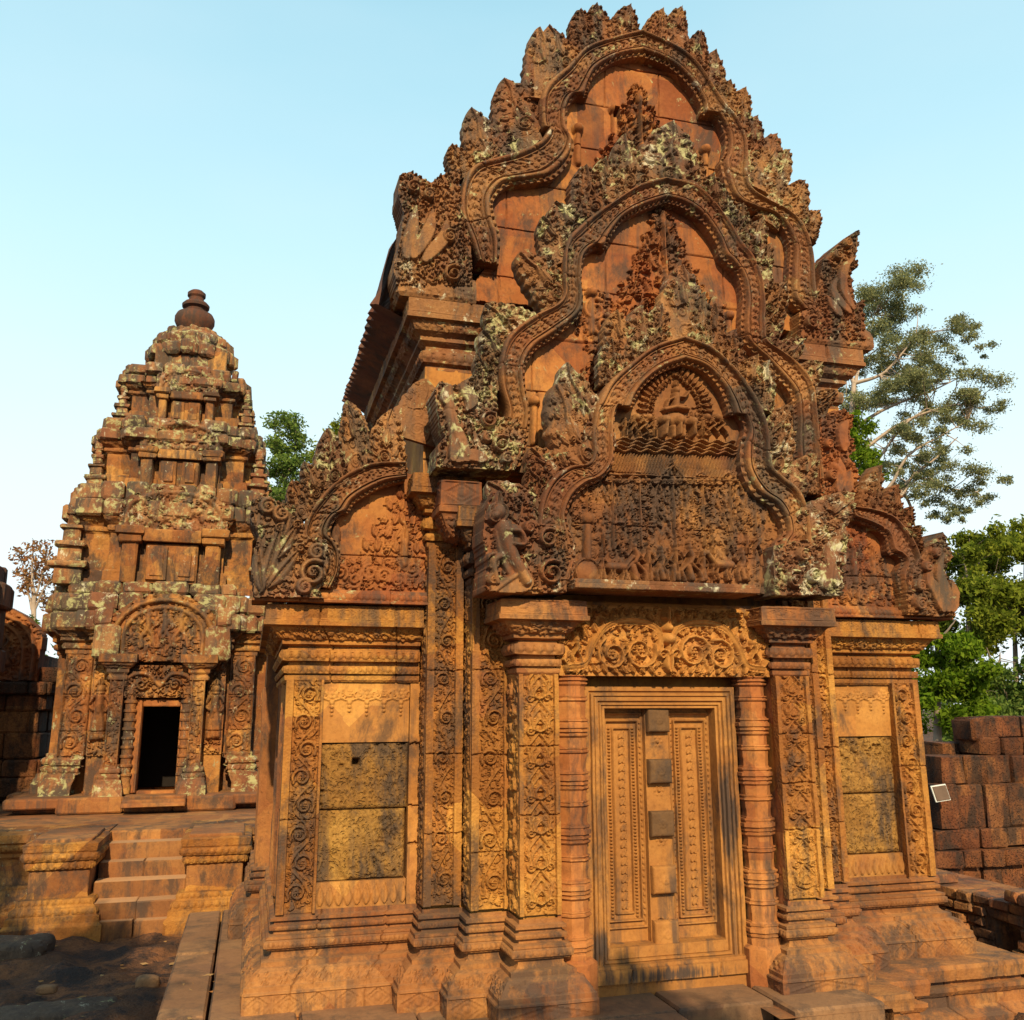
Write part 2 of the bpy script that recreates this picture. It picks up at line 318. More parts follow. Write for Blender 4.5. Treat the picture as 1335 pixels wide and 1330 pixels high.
    def blade(s,p,wd,h):
        p=np.asarray(p,float); n=len(p)-1
        for k in range(n):
            t=(k+.5)/n; w0=wd*(.15+.85*math.sin(math.pi*min(1,.12+.88*t**.8))); m=s.win(min(p[k][0],p[k+1][0])-w0,min(p[k][1],p[k+1][1])-w0,max(p[k][0],p[k+1][0])+w0,max(p[k][1],p[k+1][1])+w0)
            if m is None: continue
            (x0,y0),(x1,y1)=p[k],p[k+1]; dx,dy=x1-x0,y1-y0; u=np.clip(((m[1]-x0)*dx+(m[2]-y0)*dy)/(dx*dx+dy*dy+1e-12),0,1)
            d=np.hypot(m[1]-x0-u*dx,m[2]-y0-u*dy)/w0; s.put(m,np.where(d<1,h*np.minimum(1,2.2*np.sqrt(np.clip(1-d,0,1))),0))
    def groove(s,pts,wd=.004,dp=.012):
        p=np.asarray(pts,float); m=wd*3
        for k in range(len(p)-1):
            (x0,y0),(x1,y1)=p[k],p[k+1]; w=s.win(min(x0,x1)-m,min(y0,y1)-m,max(x0,x1)+m,max(y0,y1)+m)
            if w is None: continue
            dx,dy=x1-x0,y1-y0; L=dx*dx+dy*dy+1e-12; t=np.clip(((w[1]-x0)*dx+(w[2]-y0)*dy)/L,0,1)
            d=np.hypot(w[1]-x0-t*dx,w[2]-y0-t*dy); s.H[w[0]]-=dp*np.exp(-(d/wd)**2)
    def joints(s,hs,amp=.004,dp=.013,wd=.0045):
        a0,b0,a1,b1=s.ext
        for b in hs:
            x=np.linspace(a0,a1,9); s.groove(np.stack([x,b+rng.normal(0,amp,9)],1),wd,dp)
    def wear(s,amp=.004,f=6,seed=1):
        A,B=np.meshgrid(s.a,s.b); s.H+=amp*2*fbm(A,B,f,seed,4); return s
    def figure(s,a,b,H,h,pose=0):
        s.dome(a,b+H*.88,H*.085,h*1.1,H*.1); s.leaf(a,b+H*.93,1.57,H*.16,H*.13,h)      # head, crown
        s.stroke([(a,b+H*.80),(a+.01*pose,b+H*.62),(a,b+H*.48)],H*.085,h)
        s.stroke([(a-H*.09,b+H*.76),(a-H*.19,b+H*(.62 if pose else .58)),(a-H*(.10 if pose<1 else .26),b+H*(.50 if pose<1 else .74))],H*.04,h*.8)
        s.stroke([(a+H*.09,b+H*.76),(a+H*.20,b+H*.60),(a+H*(.12 if pose<2 else .27),b+H*(.48 if pose<2 else .78))],H*.04,h*.8)
        k=H*.14*pose
        s.stroke([(a-H*.03,b+H*.48),(a-H*.07-k*.7,b+H*.26),(a-H*.08-k*.3,b)],H*.058,h*.85)
        s.stroke([(a+H*.03,b+H*.48),(a+H*.07+k*.7,b+H*.26),(a+H*.08+k,b+H*.02)],H*.058,h*.85)
    def beast(s,a,b,H,h,dr=1):
        s.stroke([(a-dr*H*.35,b+H*.55),(a+dr*H*.25,b+H*.55)],H*.2,h); s.stroke([(a+dr*H*.3,b+H*.6),(a+dr*H*.55,b+H*.9)],H*.12,h)
        s.dome(a+dr*H*.62,b+H*.95,H*.14,h*1.1)
        for q in (-.35,-.22,.15,.3): s.stroke([(a+dr*H*q,b+H*.5),(a+dr*H*(q+.08),b+H*.25),(a+dr*H*q,b)],H*.065,h*.8)
DEEP=1.45
FRONT=((1,0,0),(0,-1,0)); LEFT=((0,-1,0),(-1,0,0)); RIGHT=((0,1,0),(1,0,0))
def relief(name,cv,O,m,parent,T=.06,side=FRONT,mask=None):
    U,N=np.array(side[0],float),np.array(side[1],float); O=np.array(O,float)
    A,B=np.meshgrid(cv.a,cv.b); H=np.where(cv.H>0,cv.H*DEEP,cv.H*1.25)
    if mask is not None:
        H=np.where(mask,H,-T); P=O+A[...,None]*U+B[...,None]*np.array([0,0,1.])+H[...,None]*N
        Q=gridq(*A.shape); mk_=mask.ravel(); keep=mk_[Q].any(1); me=mk(name,P.reshape(-1,3),Q[keep])
    else:
        A=np.pad(A,1,'edge');B=np.pad(B,1,'edge');H=np.pad(H,1,'constant',constant_values=-T)
        P=O+A[...,None]*U+B[...,None]*np.array([0,0,1.])+H[...,None]*N; me=mk(name,P.reshape(-1,3),gridq(*A.shape))
    return link(name,me,m,parent)
def inpoly(poly,A,B):
    p=np.asarray(poly,float); r=np.zeros(A.shape,bool)
    for k in range(len(p)):
        (x0,y0),(x1,y1)=p[k-1],p[k]
        if y0==y1: continue
        r^=((y0>B)!=(y1>B))&(A<(x1-x0)*(B-y0)/(y1-y0)+x0)
    return r
def catmull(P,k=14):
    P=np.asarray(P,float); E=np.vstack([2*P[0]-P[1],P,2*P[-1]-P[-2]]); out=[]
    for i in range(1,len(E)-2):
        p0,p1,p2,p3=E[i-1:i+3]; t=np.linspace(0,1,k,endpoint=False)[:,None]
        out.append(.5*((2*p1)+(-p0+p2)*t+(2*p0-5*p1+4*p2-p3)*t*t+(-p0+3*p1-3*p2+p3)*t**3))
    out.append(P[-1:]); return np.vstack(out)
def polyrel(name,poly,Y,m,parent,T,paint=None,res=.007,wear=.004,seed=1):
    p=np.asarray(poly,float); cv=Cv(p[:,0].min()-res*2,p[:,1].min()-res*2,p[:,0].max()+res*2,p[:,1].max()+res*2,res)
    A,B=np.meshgrid(cv.a,cv.b); wob=fbm(A,B,9,seed,3)*.012; msk=inpoly(p,A+wob,B+wob[::-1,:])
    if paint: paint(cv,lambda x,y:bool(inpoly(p,np.array([x]),np.array([y]))[0]))
    cv.wear(wear,5,seed); return relief(name,cv,(0,Y,0),m,parent,T,FRONT,msk)
# ---- mouldings swept along a plan line (outward is on the right of the walking direction)
def sweep(name,plan,prof,m,parent,res=.009,wear=.003,skip=()):
    pl=np.array(plan,float); d=np.diff(pl,axis=0); L=np.linalg.norm(d,axis=1); d/=L[:,None]; n=np.stack([d[:,1],-d[:,0]],1)
    mit=[n[0]]+[n[i-1]+n[i] if abs(n[i-1]@n[i])<.5 else n[i] for i in range(1,len(n))]+[n[-1]]
    pz=np.array([(q[0],q[1]) for q in prof],float); tg=[q[2] if len(q)>2 else None for q in prof]
    sl=np.linalg.norm(np.diff(pz,axis=0),axis=1); V0=np.concatenate([[0],np.cumsum(sl)])
    vs=[];ps=[];nr=[]
    for i in range(len(pz)-1):
        k=max(1,int(math.ceil(sl[i]/res))); t=np.linspace(0,1,k+1); tn=(pz[i+1]-pz[i])/max(sl[i],1e-9)
        vs.append(V0[i]+sl[i]*t); ps.append(pz[i]+t[:,None]*(pz[i+1]-pz[i])); nr.append(np.repeat([[tn[1],-tn[0]]],k+1,0))
    vs=np.concatenate(vs);ps=np.concatenate(ps);nr=np.concatenate(nr)
    # tie duplicated joints together so there are no cracks
    same=np.isclose(vs[:,None],vs[None,:],atol=1e-7); nr=np.stack([nr[same[i]].mean(0) for i in range(len(vs))])
    mb=MB()
    for i in range(len(L)):
        if i in skip or L[i]<1e-4: continue
        cv=Cv(0,0,L[i],V0[-1]+1e-4,res)
        for k in range(1,len(pz)):
            t=tg[k]
            if not t: continue
            v0,v1=V0[k-1],V0[k]; c=(v0+v1)/2; h=v1-v0
            if t=='bead':
                nb=max(1,int(L[i]/(h*.86))); [cv.dome((q+.5)*L[i]/nb,c,L[i]/nb*.47,h*.20,h*.46) for q in range(nb)]; cv.stroke([(0,v0+h*.02),(L[i],v0+h*.02)],h*.09,h*.10); cv.stroke([(0,v1-h*.02),(L[i],v1-h*.02)],h*.09,h*.10)
            elif t=='lotus':
                nb=max(1,int(L[i]/(h*.8))); [cv.leaf((q+.5)*L[i]/nb,v0,1.57,h,L[i]/nb*.95,.012) for q in range(nb)]
            elif t=='fol': cv.fol(0,v0,L[i],v1,max(.026,h*.36),.009)
            elif t=='dia':
                nb=max(1,int(round(L[i]/(h*1.35))))
                for q in range(nb):
                    x=(q+.5)*L[i]/nb; w_=L[i]/nb*.5
                    cv.stroke([(x-w_,c),(x,v1-h*.06),(x+w_,c),(x,v0+h*.06),(x-w_,c)],h*.035,.0045); cv.stroke([(x-w_*.6,c),(x,v1-h*.22),(x+w_*.6,c),(x,v0+h*.22),(x-w_*.6,c)],h*.03,.004); cv.rosette(x,c,h*.16,.006,6)
                    cv.leaf(x+w_,c,1.57,h*.4,h*.16,.005); cv.leaf(x+w_,c,-1.57,h*.4,h*.16,.005)
                cv.stroke([(0,v0+h*.03),(L[i],v0+h*.03)],h*.04,.008); cv.stroke([(0,v1-h*.03),(L[i],v1-h*.03)],h*.04,.008)
        cv.H*=1.7; A,B=np.meshgrid(cv.a,cv.b); cv.H+=wear*2*fbm(A+pl[i][0]*3.1+i*5,B+pl[i][1],7,int(abs(pl[i][0])*100)+i,4)
        for x in np.arange(rng.uniform(.25,.5),L[i]-.1,rng.uniform(.38,.6)): cv.groove([(x,0),(x+rng.normal(0,.01),V0[-1])],.004,.014)
        fj=np.interp(vs,cv.b,np.arange(cv.ny)); j0=np.floor(fj).astype(int).clip(0,cv.ny-2); fr=(fj-j0)[:,None]
        H=cv.H[j0]*(1-fr)+cv.H[j0+1]*fr
        t=np.linspace(0,1,cv.nx); edge=np.minimum(1,np.minimum(t,1-t)*L[i]/.02)[None,:]; H=H*edge
        base=pl[i]+np.outer(t,pl[i+1]-pl[i]); mm=np.outer(1-t,mit[i])+np.outer(t,mit[i+1])
        P=np.empty((len(vs),cv.nx,3)); off=ps[:,0][:,None]
        P[...,:2]=base[None]+mm[None]*off[...,None]+n[i][None,None]*(H*nr[:,0][:,None])[...,None]; P[...,2]=ps[:,1][:,None]+H*nr[:,1][:,None]
        mb.grid(P)
    return mb.build(name,m,parent)
# ---- ribbon (carved arch band) between an inner and an outer traced edge
def ribbon(name,inn,out,Y,m,parent,T=.12,res=.006,rise=0.0,seed=1):
    I=catmull([xz(*p,Y) for p in inn]); O=catmull([xz(*p,Y) for p in out]); mid=(I+O)/2
    s=np.concatenate([[0],np.cumsum(np.linalg.norm(np.diff(mid,axis=0),axis=1))]); n=int(s[-1]/res)
    ss=np.linspace(0,s[-1],n); I=np.stack([np.interp(ss,s,I[:,k]) for k in(0,1)],1); O=np.stack([np.interp(ss,s,O[:,k]) for k in(0,1)],1)
    W=float(np.median(np.linalg.norm(O-I,axis=1))); cv=Cv(0,0,s[-1],W,res)
    A,B=np.meshgrid(cv.a,cv.b); tt=B/W
    tor=lambda c,w_,h:h*np.sqrt(np.clip(1-((tt-c)/w_)**2,0,1))
    cv.H=np.maximum.reduce([tor(.20,.085,.045),tor(.33,.04,.034),tor(.90,.085,.05),tor(.77,.03,.032),np.where((tt>.3)&(tt<.85),.012,0.)])
    k=W*.42; 
    for q in np.arange(k*.3,s[-1],k*.55):
        cv.dome(q,W*.055,k*.13,.022,W*.05)
    f=Cv(0,0,s[-1],W,res)
    for q in np.arange(0,s[-1],k*.62):
        for sg in(-1,1):
            f.leaf(q,W*.55+sg*W*.01,sg*rng.uniform(.6,1.0),k*.62,k*.32,.018); f.leaf(q+k*.2,W*.55+sg*W*.12,sg*rng.uniform(-.3,.5),k*.45,k*.22,.015)
        f.rosette(q+k*.32,W*.55,k*.16,.022,5)
        f.spiral(q+k*.1,W*(.55+.12*(1 if rng.random()<.5 else -1)),k*.16,1.2,1,rng.uniform(0,6),k*.04,.016)
    cv.H+=np.where((tt>.36)&(tt<.75),f.H,0)
    cv.H*=1.25; cv.wear(.005,6,seed)
    for x in np.arange(rng.uniform(.2,.5),s[-1],rng.uniform(.42,.6)): cv.groove([(x,0),(x+rng.normal(0,.02),W)],.005,.02)
    Hs=cv.H.T; P=np.empty((n,cv.ny,3)); t=np.linspace(0,1,cv.ny)
    Hi=np.stack([np.interp(ss,cv.a,Hs[:,j]) for j in range(cv.ny)],1)
    XY=I[:,None]+(O-I)[:,None]*t[None,:,None]; P[...,0]=XY[...,0];P[...,2]=XY[...,1];P[...,1]=Y-Hi-rise
    P=np.pad(P,((1,1),(1,1),(0,0)),'edge'); 
    for e in (P[0],P[-1],P[:,0],P[:,-1]): e[:,1]=Y+T
    nn=np.cross(P[n//2,2]-P[n//2,1],P[n//2+1,1]-P[n//2,1])
    if nn[1]>0: P=P[:,::-1]
    return link(name,mk(name,P.reshape(-1,3),gridq(*P.shape[:2])),m,parent),I,O
# ---- flame-shaped leaf stones
def leaf_template(v):
    r=np.random.default_rng(50+v); cv=Cv(-.5,0,.5,1.3,.0115)
    wid=lambda b:.47*(1-min(1,b/1.3)**2.3)**.7
    cv.H+=.012
    cv.fol(-.5,0,.5,1.3,.10,.045,lambda x,y:abs(x)<wid(y)*.97)
    sg0=1 if v%2 else -1
    cv.spiral(sg0*.03,.24,.16,1.9,sg0,r.uniform(0,6),.024,.085); cv.rosette(sg0*.03,.24,.06,.11,7)
    b=.02
    while b<1.15:
        for sg in(-1,1):
            q=r.uniform(.75,1.3); ww=wid(b); 
            if r.random()<.5: cv.spiral(sg*ww*.72,b+.06*q,.062*q*(1-.4*b),1.5,sg*(1 if r.random()<.7 else -1),r.uniform(0,6),.017,.09)
            else: cv.leaf(sg*ww*.45,b,1.57-sg*r.uniform(.3,1.1),.22*q*(1-.3*b),.11,.09); cv.dome(sg*ww*.8,b+.08,.035,.10)
            cv.leaf(sg*ww*.88,b+r.uniform(-.03,.05),1.57-sg*r.uniform(.1,.6),.15*q,.075,.08)
        b+=r.uniform(.14,.24)
    if v%3==0: cv.figure(0,.44,.42,.11,1)
    elif v%3==1: cv.leaf(0,.42,1.57,.5,.24,.10); cv.leaf(0,.47,1.57,.36,.13,.13,.1); cv.spiral(-.1,.5,.06,1.3,1,0,.016,.1); cv.spiral(.1,.5,.06,1.3,-1,3,.016,.1)
    else: cv.spiral(-sg0*.05,.56,.12,1.6,-sg0,r.uniform(0,6),.02,.10); cv.leaf(0,.66,1.57+sg0*.2,.36,.15,.11)
    cv.stroke(catmull([(0,.85),(sg0*.03,1.05),(-sg0*.01,1.27)],5),.022,.09)
    A,B=np.meshgrid(cv.a,cv.b); cv.H+=.02*fbm(A,B,5,v,3)
    if v in(2,5): cv.H*=np.where(fbm(A,B,2.2,v+40,2)>.12,.35,1)     # worn face
    t=cv.b/1.3; ww=.5*np.clip(1-t**2.3,0,1)**.62*(1+.035*np.sin(t*30+v)+.03*np.sin(t*55+2*v)); ww=np.maximum(ww,.012)
    bend=.11*np.sin(t*2.6+v*1.9)*t**1.3
    s=np.linspace(-1,1,cv.nx); X=s[None,:]*ww[:,None]
    fi=np.interp(X.ravel(),cv.a,np.arange(cv.nx)).reshape(X.shape); i0=np.floor(fi).astype(int).clip(0,cv.nx-2); fr=fi-i0
    H=np.take_along_axis(cv.H,i0,1)*(1-fr)+np.take_along_axis(cv.H,i0+1,1)*fr
    H=H*1.5-.10*np.abs(s)[None,:]**4
    P=np.stack([X+bend[:,None],-H,np.repeat((cv.b/1.3)[:,None],cv.nx,1)],-1)
    P=np.pad(P,((1,1),(1,1),(0,0)),'edge')
    for e in (P[0],P[-1],P[:,0],P[:,-1]): e[:,1]=.45
    V=P.reshape(-1,3); Q=gridq(*P.shape[:2])
    # back face so the leaf is solid from every side
    Bk=P[1:-1,[1,-2]].copy(); Bk[...,1]=.45; Bk=Bk[:,::-1]
    mb=MB(); mb.add(V,Q); mb.grid(Bk); me=mk('flame_leaf',np.concatenate(mb.V),np.concatenate(mb.Q)); me.materials.append(M['leafst']); return me
LEAF=[leaf_template(v) for v in range(6)]
LM={}
def leafmesh(v,m):
    if (v,m) not in LM:
        if m=='leafst': LM[v,m]=LEAF[v]
        else:
            me=LEAF[v].copy(); me.materials.clear(); me.materials.append(M[m]); LM[v,m]=me
    return LM[v,m]
_lv=[0]
def flames(parent,Y,lst,sc_=(.4869,.4869,500,0),depth=.30,m=None,name='flame_leaf'):
    sx,sy,ox,oy=sc_
    for (tx,ty,bx,by,wd) in lst:
        t=np.array(xz(ox+sx*tx,oy+sy*ty,Y)); b=np.array(xz(ox+sx*bx,oy+sy*by,Y)); e=np.array(xz(ox+sx*(bx+wd),oy+sy*by,Y))
        W=abs(e[0]-b[0])*1.3; ax=t-b; L=np.linalg.norm(ax); b=b-ax/L*L*.12; L*=1.14
        _lv[0]+=1; mm=m or ('leafst' if rng.random()<.62 else 'weath')
        o=bpy.data.objects.new(name,leafmesh(_lv[0]%6,mm)); col.objects.link(o); o.parent=parent
        ang=math.atan2(ax[0],ax[1]); o.rotation_euler=(rng.uniform(-.04,.04),ang,rng.uniform(-.1,.1)); o.location=(b[0],Y+rng.uniform(-.02,.02),b[1])
        o.scale=(W*(1 if rng.random()<.5 else -1),depth,L)
def tag(o,label=None,cat=None,group=None,kind=None):
    for k,x in (('label',label),('category',cat),('group',group),('kind',kind)):
        if x: o[k]=x
    return o
def thing(name,label,cat,loc,group=None):
    o=bpy.data.objects.new(name,None); o.empty_display_size=.3; o.location=loc; col.objects.link(o); return tag(o,label,cat,group)
# ================================================================== SETTING
g_x=np.unique(np.concatenate([np.linspace(-900,-12,14),np.linspace(-12,12,240),np.linspace(12,900,14)]))
g_y=np.unique(np.concatenate([np.linspace(-900,-9,14),np.linspace(-9,14,240),np.linspace(14,1200,14)]))
GX,GY=np.meshgrid(g_x,g_y)
def gz(x,y): 
    near=np.clip((np.abs(x)-3.0)/1.5,0,1)
    return -.53-.17*np.clip((x+2.5)/3.5,0,1)+(.05*fbm(x,y,1.1,3,3)+.09*np.clip(fbm(x,y,2.3,9,4)*2.2,-.3,.45)+.03*fbm(x,y,8,12,3))
GZ=gz(GX,GY); mb=MB(); mb.grid(np.stack([GX,GY,GZ],-1)); tag(mb.build('ground','ground'),kind='structure')
def slabs(name,rects,z,th,parent=None,m='pave'):
    mb=MB()
    for (x0,y0,x1,y1,nx,ny) in rects:
        xs=np.linspace(x0,x1,nx+1); ys=np.linspace(y0,y1,ny+1)
        for i in range(nx):
            for j in range(ny):
                jx=rng.uniform(-.04,.04) if 0<i<nx else 0
                mb.box(((xs[i]+xs[i+1])/2,(ys[j]+ys[j+1])/2,z-th/2+rng.uniform(-.006,.004)),(xs[i+1]-xs[i]-.007,ys[j+1]-ys[j]-.007,th),.014,.002,rng.normal(0,.004),rng.normal(0,.006))
    return mb.build(name,m,parent)
tag(slabs('stone_pavement',[(-3.17,-3.2,-2.88,3.0,1,4),(-2.87,-3.2,-2.35,3.0,1,3),(-2.34,-3.2,-.95,-.12,2,4)],-.308,.28),kind='structure')
tag(slabs('stone_landing',[(-.94,-3.2,-.14,-.15,1,4),(-.13,-.90,.52,-.15,1,1),(.53,-1.12,1.16,-.15,1,1)],-.272,.28),kind='structure')
tag(slabs('stone_step',[(-.13,-1.30,.52,-.91,2,1)],-.375,.25),kind='structure')
tag(slabs('stone_path',[(-.12,-2.6,3.6,-1.32,5,2),(1.20,-1.31,3.9,-.70,3,1)],-.68,.2),kind='structure')

# ================================================================== LIBRARY (false-door building in the foreground)
LIB=thing('temple_building','tall carved orange sandstone temple building with a closed stone false door under stacked pediments','building',(0,1.3,-.32))
X0=2.5; XP2=(1.584,1.335); XP3=(1.316,1.045); XQ=(1.065,.797); Y2,Y3,YQ=-.20,-.40,-.66
TOP=1.69
mb=MB()
def solid(x0,x1,y0,y1,z0,z1,ch=.01): mb.box(((x0+x1)/2,(y0+y1)/2,(z0+z1)/2),(x1-x0,y1-y0,z1-z0),ch)
solid(-2.46,2.46,.17,3.0,-.3,2.25); solid(-1.57,1.57,-.15,.06,-.3,2.95); solid(-1.30,1.30,-.36,-.1,-.3,2.8)
solid(-1.545,1.545,.03,3.1,2.2,4.5); solid(-1.04,-.80,-.63,-.3,-.3,1.75); solid(.80,1.04,-.63,-.3,-.3,1.75)
solid(-.9,.9,-.35,-.2,-.3,2.4); solid(-1.03,1.03,-.60,-.3,1.74,2.22)
mb.build('wall','wall',LIB)
BASE=[(.178,-.37),(.178,-.335),(.178,-.19,'dia'),(.172,-.18),(.172,-.155),(.160,-.150),(.115,-.085,'fol'),(.090,-.070),(.074,-.066),(.074,-.040),(.030,-.030),(.012,-.010),(.012,.014),(.042,.020),(.044,.028),
 (.062,.036),(.062,.070,'bead'),(.046,.080),(.052,.084),(.052,.100),(.006,.106),(.000,.128),(.030,.134),(.032,.158,'bead'),(.004,.166),(.000,.182),(.030,.188),(.030,.206),(.0,.215),(.0,.24)]
pl=[(-2.62,3.0),(-2.62,2.0),(-2.5,2.0),(-2.5,0),(-XP2[0],0),(-XP2[0],Y2),(-XP3[0],Y2),(-XP3[0],Y3),(-XQ[0],Y3),(-XQ[0],YQ),(-XQ[1],YQ),(-XQ[1],-.45)]
sweep('base_moulding',pl,BASE,'dull',LIB,wear=.0016,res=.0075); sweep('base_moulding',[(-x,y) for x,y in pl[::-1]],BASE,'dull',LIB,wear=.0016,res=.0075)
CORN=[(0,1.685),(.014,1.70),(.016,1.728),(-.012,1.733),(-.012,1.742),(.020,1.746),(.022,1.790,'bead'),(-.012,1.795),(-.014,1.820),(.032,1.830),(.036,1.895,'bead'),(.004,1.902),(-.012,1.925),(.040,1.938),(.042,1.966),(.060,1.972),(.118,2.045,'fol'),(.132,2.05),(.170,2.055),(.172,2.085),(.160,2.09),(.155,2.19,'dia'),(.12,2.20)]
cp=[(-2.5,3.0),(-2.5,0),(-1.60,0)]
sweep('cornice',cp,CORN,'carved',LIB,res=.007); sweep('cornice',[(-x,y) for x,y in cp[::-1]],CORN,'carved',LIB,res=.007)
def shift(prof,z0,z1,p=1.0):
    a,b=prof[0][1],prof[-1][1]; return [(q[0]*p,z0+(q[1]-a)*(z1-z0)/(b-a))+tuple(q[2:]) for q in prof]
# --- corner pilasters, wall panels
def ticks(cv,x,b0,b1):
    for b in np.arange(b0,b1,.018): cv.dome(x,b,.007,.006)
def vborder(cv,a0,a1,b0,b1,w=.05,h=.012):
    for a in (a0,a1):
        cv.stroke([(a,b0),(a,b1)],.012,h)
for sg in (-1,1):
    a0,a1=sorted((sg*2.5,sg*2.252)); bL,bR=(a0+.055,a1-.022) if sg<0 else (a0+.022,a1-.055)
    cv=Cv(a0,.225,a1,TOP+.01,.0055); cv.rinceau((bL+bR)/2,.26,TOP,(bR-bL),.024,8,flip=-sg)
    cv.H[:, (cv.a<bL)|(cv.a>bR)]=.022; ticks(cv,bL-.012 if sg<0 else bR+.012,.24,TOP); cv.joints([.8 if sg<0 else 1.05],dp=.01); cv.wear(.003,5,3)
    relief('corner_pilaster',cv,(0,-.005,0),'carved',LIB,T=.10)
    # infill: frieze of pendants on top, two laterite blocks, lotus strip at the foot
    p0,p1=sorted((sg*2.25,sg*1.575)); st=sorted((sg*1.575,sg*1.655))
    x0,x1=(p0,p1-.085) if sg<0 else (p0+.085,p1)
    cv=Cv(x0,1.285,x1,TOP,.006)
    for k in range(5):
        x=x0+(k+.5)*(x1-x0)/5; big=k%2==0
        cv.rosette(x,1.61,.045 if big else .028,.012); 
        for q in range(4 if big else 3): cv.dome(x,1.55-q*.028,.018-.003*q,.012); 
        for s2 in(-1,1): cv.spiral(x+s2*.05,1.60,.028,1.2,s2,0,.008,.01); cv.stroke([(x,1.56),(x+s2*.05,1.575),(x+s2*.066,1.63)],.008,.009)
    cv.wear(.004,3,5); relief('garland_panel',cv,(0,.022,0),'smooth',LIB,T=.16)
    for z0,z1,dx in ((.852,1.278,.0),(.405,.845,.012)):
        cv=Cv(x0+.003,z0,x1-dx,z1,.006); A,B=np.meshgrid(cv.a,cv.b)
        e1=np.clip(fbm(A,B,3,int(z0*11)+sg,3)+.25,0,.5)*2; cv.H=.012*fbm(A,B,5,int(z0*30)+sg,4)-.05*np.clip(fbm(A,B,38,int(z0*50),2)-.13,0,1)*(.4+e1)-.07*np.clip(fbm(A,B*1.4,17,int(z0*70)+sg,2)-.20,0,1)*e1-.006*np.abs(fbm(A,B,60,3,2))
        ed=np.minimum.reduce([A-cv.a[0],cv.a[-1]-A,B-z0,z1-B]); cv.H-=.016*np.exp(-ed/.012)
        if z0<.5: 
            msk=1/(1+np.exp(-((A-(x0+.17)-.10*np.sin(B*7))/.012))) if sg<0 else np.ones_like(A); cv.H=cv.H*msk-.022*(1-msk)
        elif sg<0:
            hx,hz=x0+.235,1.155; k=np.maximum(np.abs(A-hx),np.abs(B-hz)); cv.H-=.10*(1/(1+np.exp((k-.020)/.003)))
        relief('laterite_block',cv,(0,.022,0),'later',LIB,T=.16)
    cv=Cv(x0,.225,x1,.398,.006); [cv.leaf(x,.25,1.57,.13,.055,.012) for x in np.arange(x0+.03,x1,.06)]; cv.wear(.003,5,2)
    relief('lotus_strip',cv,(0,.018,0),'smooth',LIB,T=.16)
    cv=Cv(st[0],.225,st[1],TOP,.007); cv.joints([.62,.86,1.27],dp=.02); cv.wear(.008,4,8); relief('edge_strip',cv,(0,.012,0),'smooth',LIB,T=.16)
# --- stepped pilasters beside the porch
def pil(name,x_out,x_in,Y,z0,z1,sg,n,m='carved',side=True,ybk=0):
    a0,a1=sorted((sg*x_out,sg*x_in)); w_=a1-a0; o,i=(a0+.055,a1-.05) if sg<0 else (a0+.05,a1-.055)
    cv=Cv(a0,z0,a1,z1,.0055); cv.rinceau((o+i)/2,z0+.03,z1-.02,(i-o)*1.02,.024,n,flip=sg)
    cv.H[:,(cv.a<o)|(cv.a>i)]=.020; e=(o-.013,i+.014); ticks(cv,e[0],z0,z1); ticks(cv,e[1],z0,z1)
    for x in (a0+.008,a1-.008):
        for b in np.arange(z0,z1,.03): cv.dome(x,b,.011,.024)
    cv.joints([z0+.36+rng.uniform(-.1,.1),z0+.95,z0+1.5],dp=.012); cv.wear(.003,5,int(x_out*50)); relief(name,cv,(0,Y,0),m,LIB,T=.04)
    # return face
    h=ybk-Y; cv=Cv(0,z0,h,z1,.007); cv.fol(.02,z0,h-.02,z1,.045,.010); cv.wear(.003,5,2)
    if sg<0: relief('pilaster_return',cv,(-x_out,ybk,0),m,LIB,T=.02,side=LEFT)
    else: relief('pilaster_return',cv,(x_out,Y,0),m,LIB,T=.02,side=RIGHT)
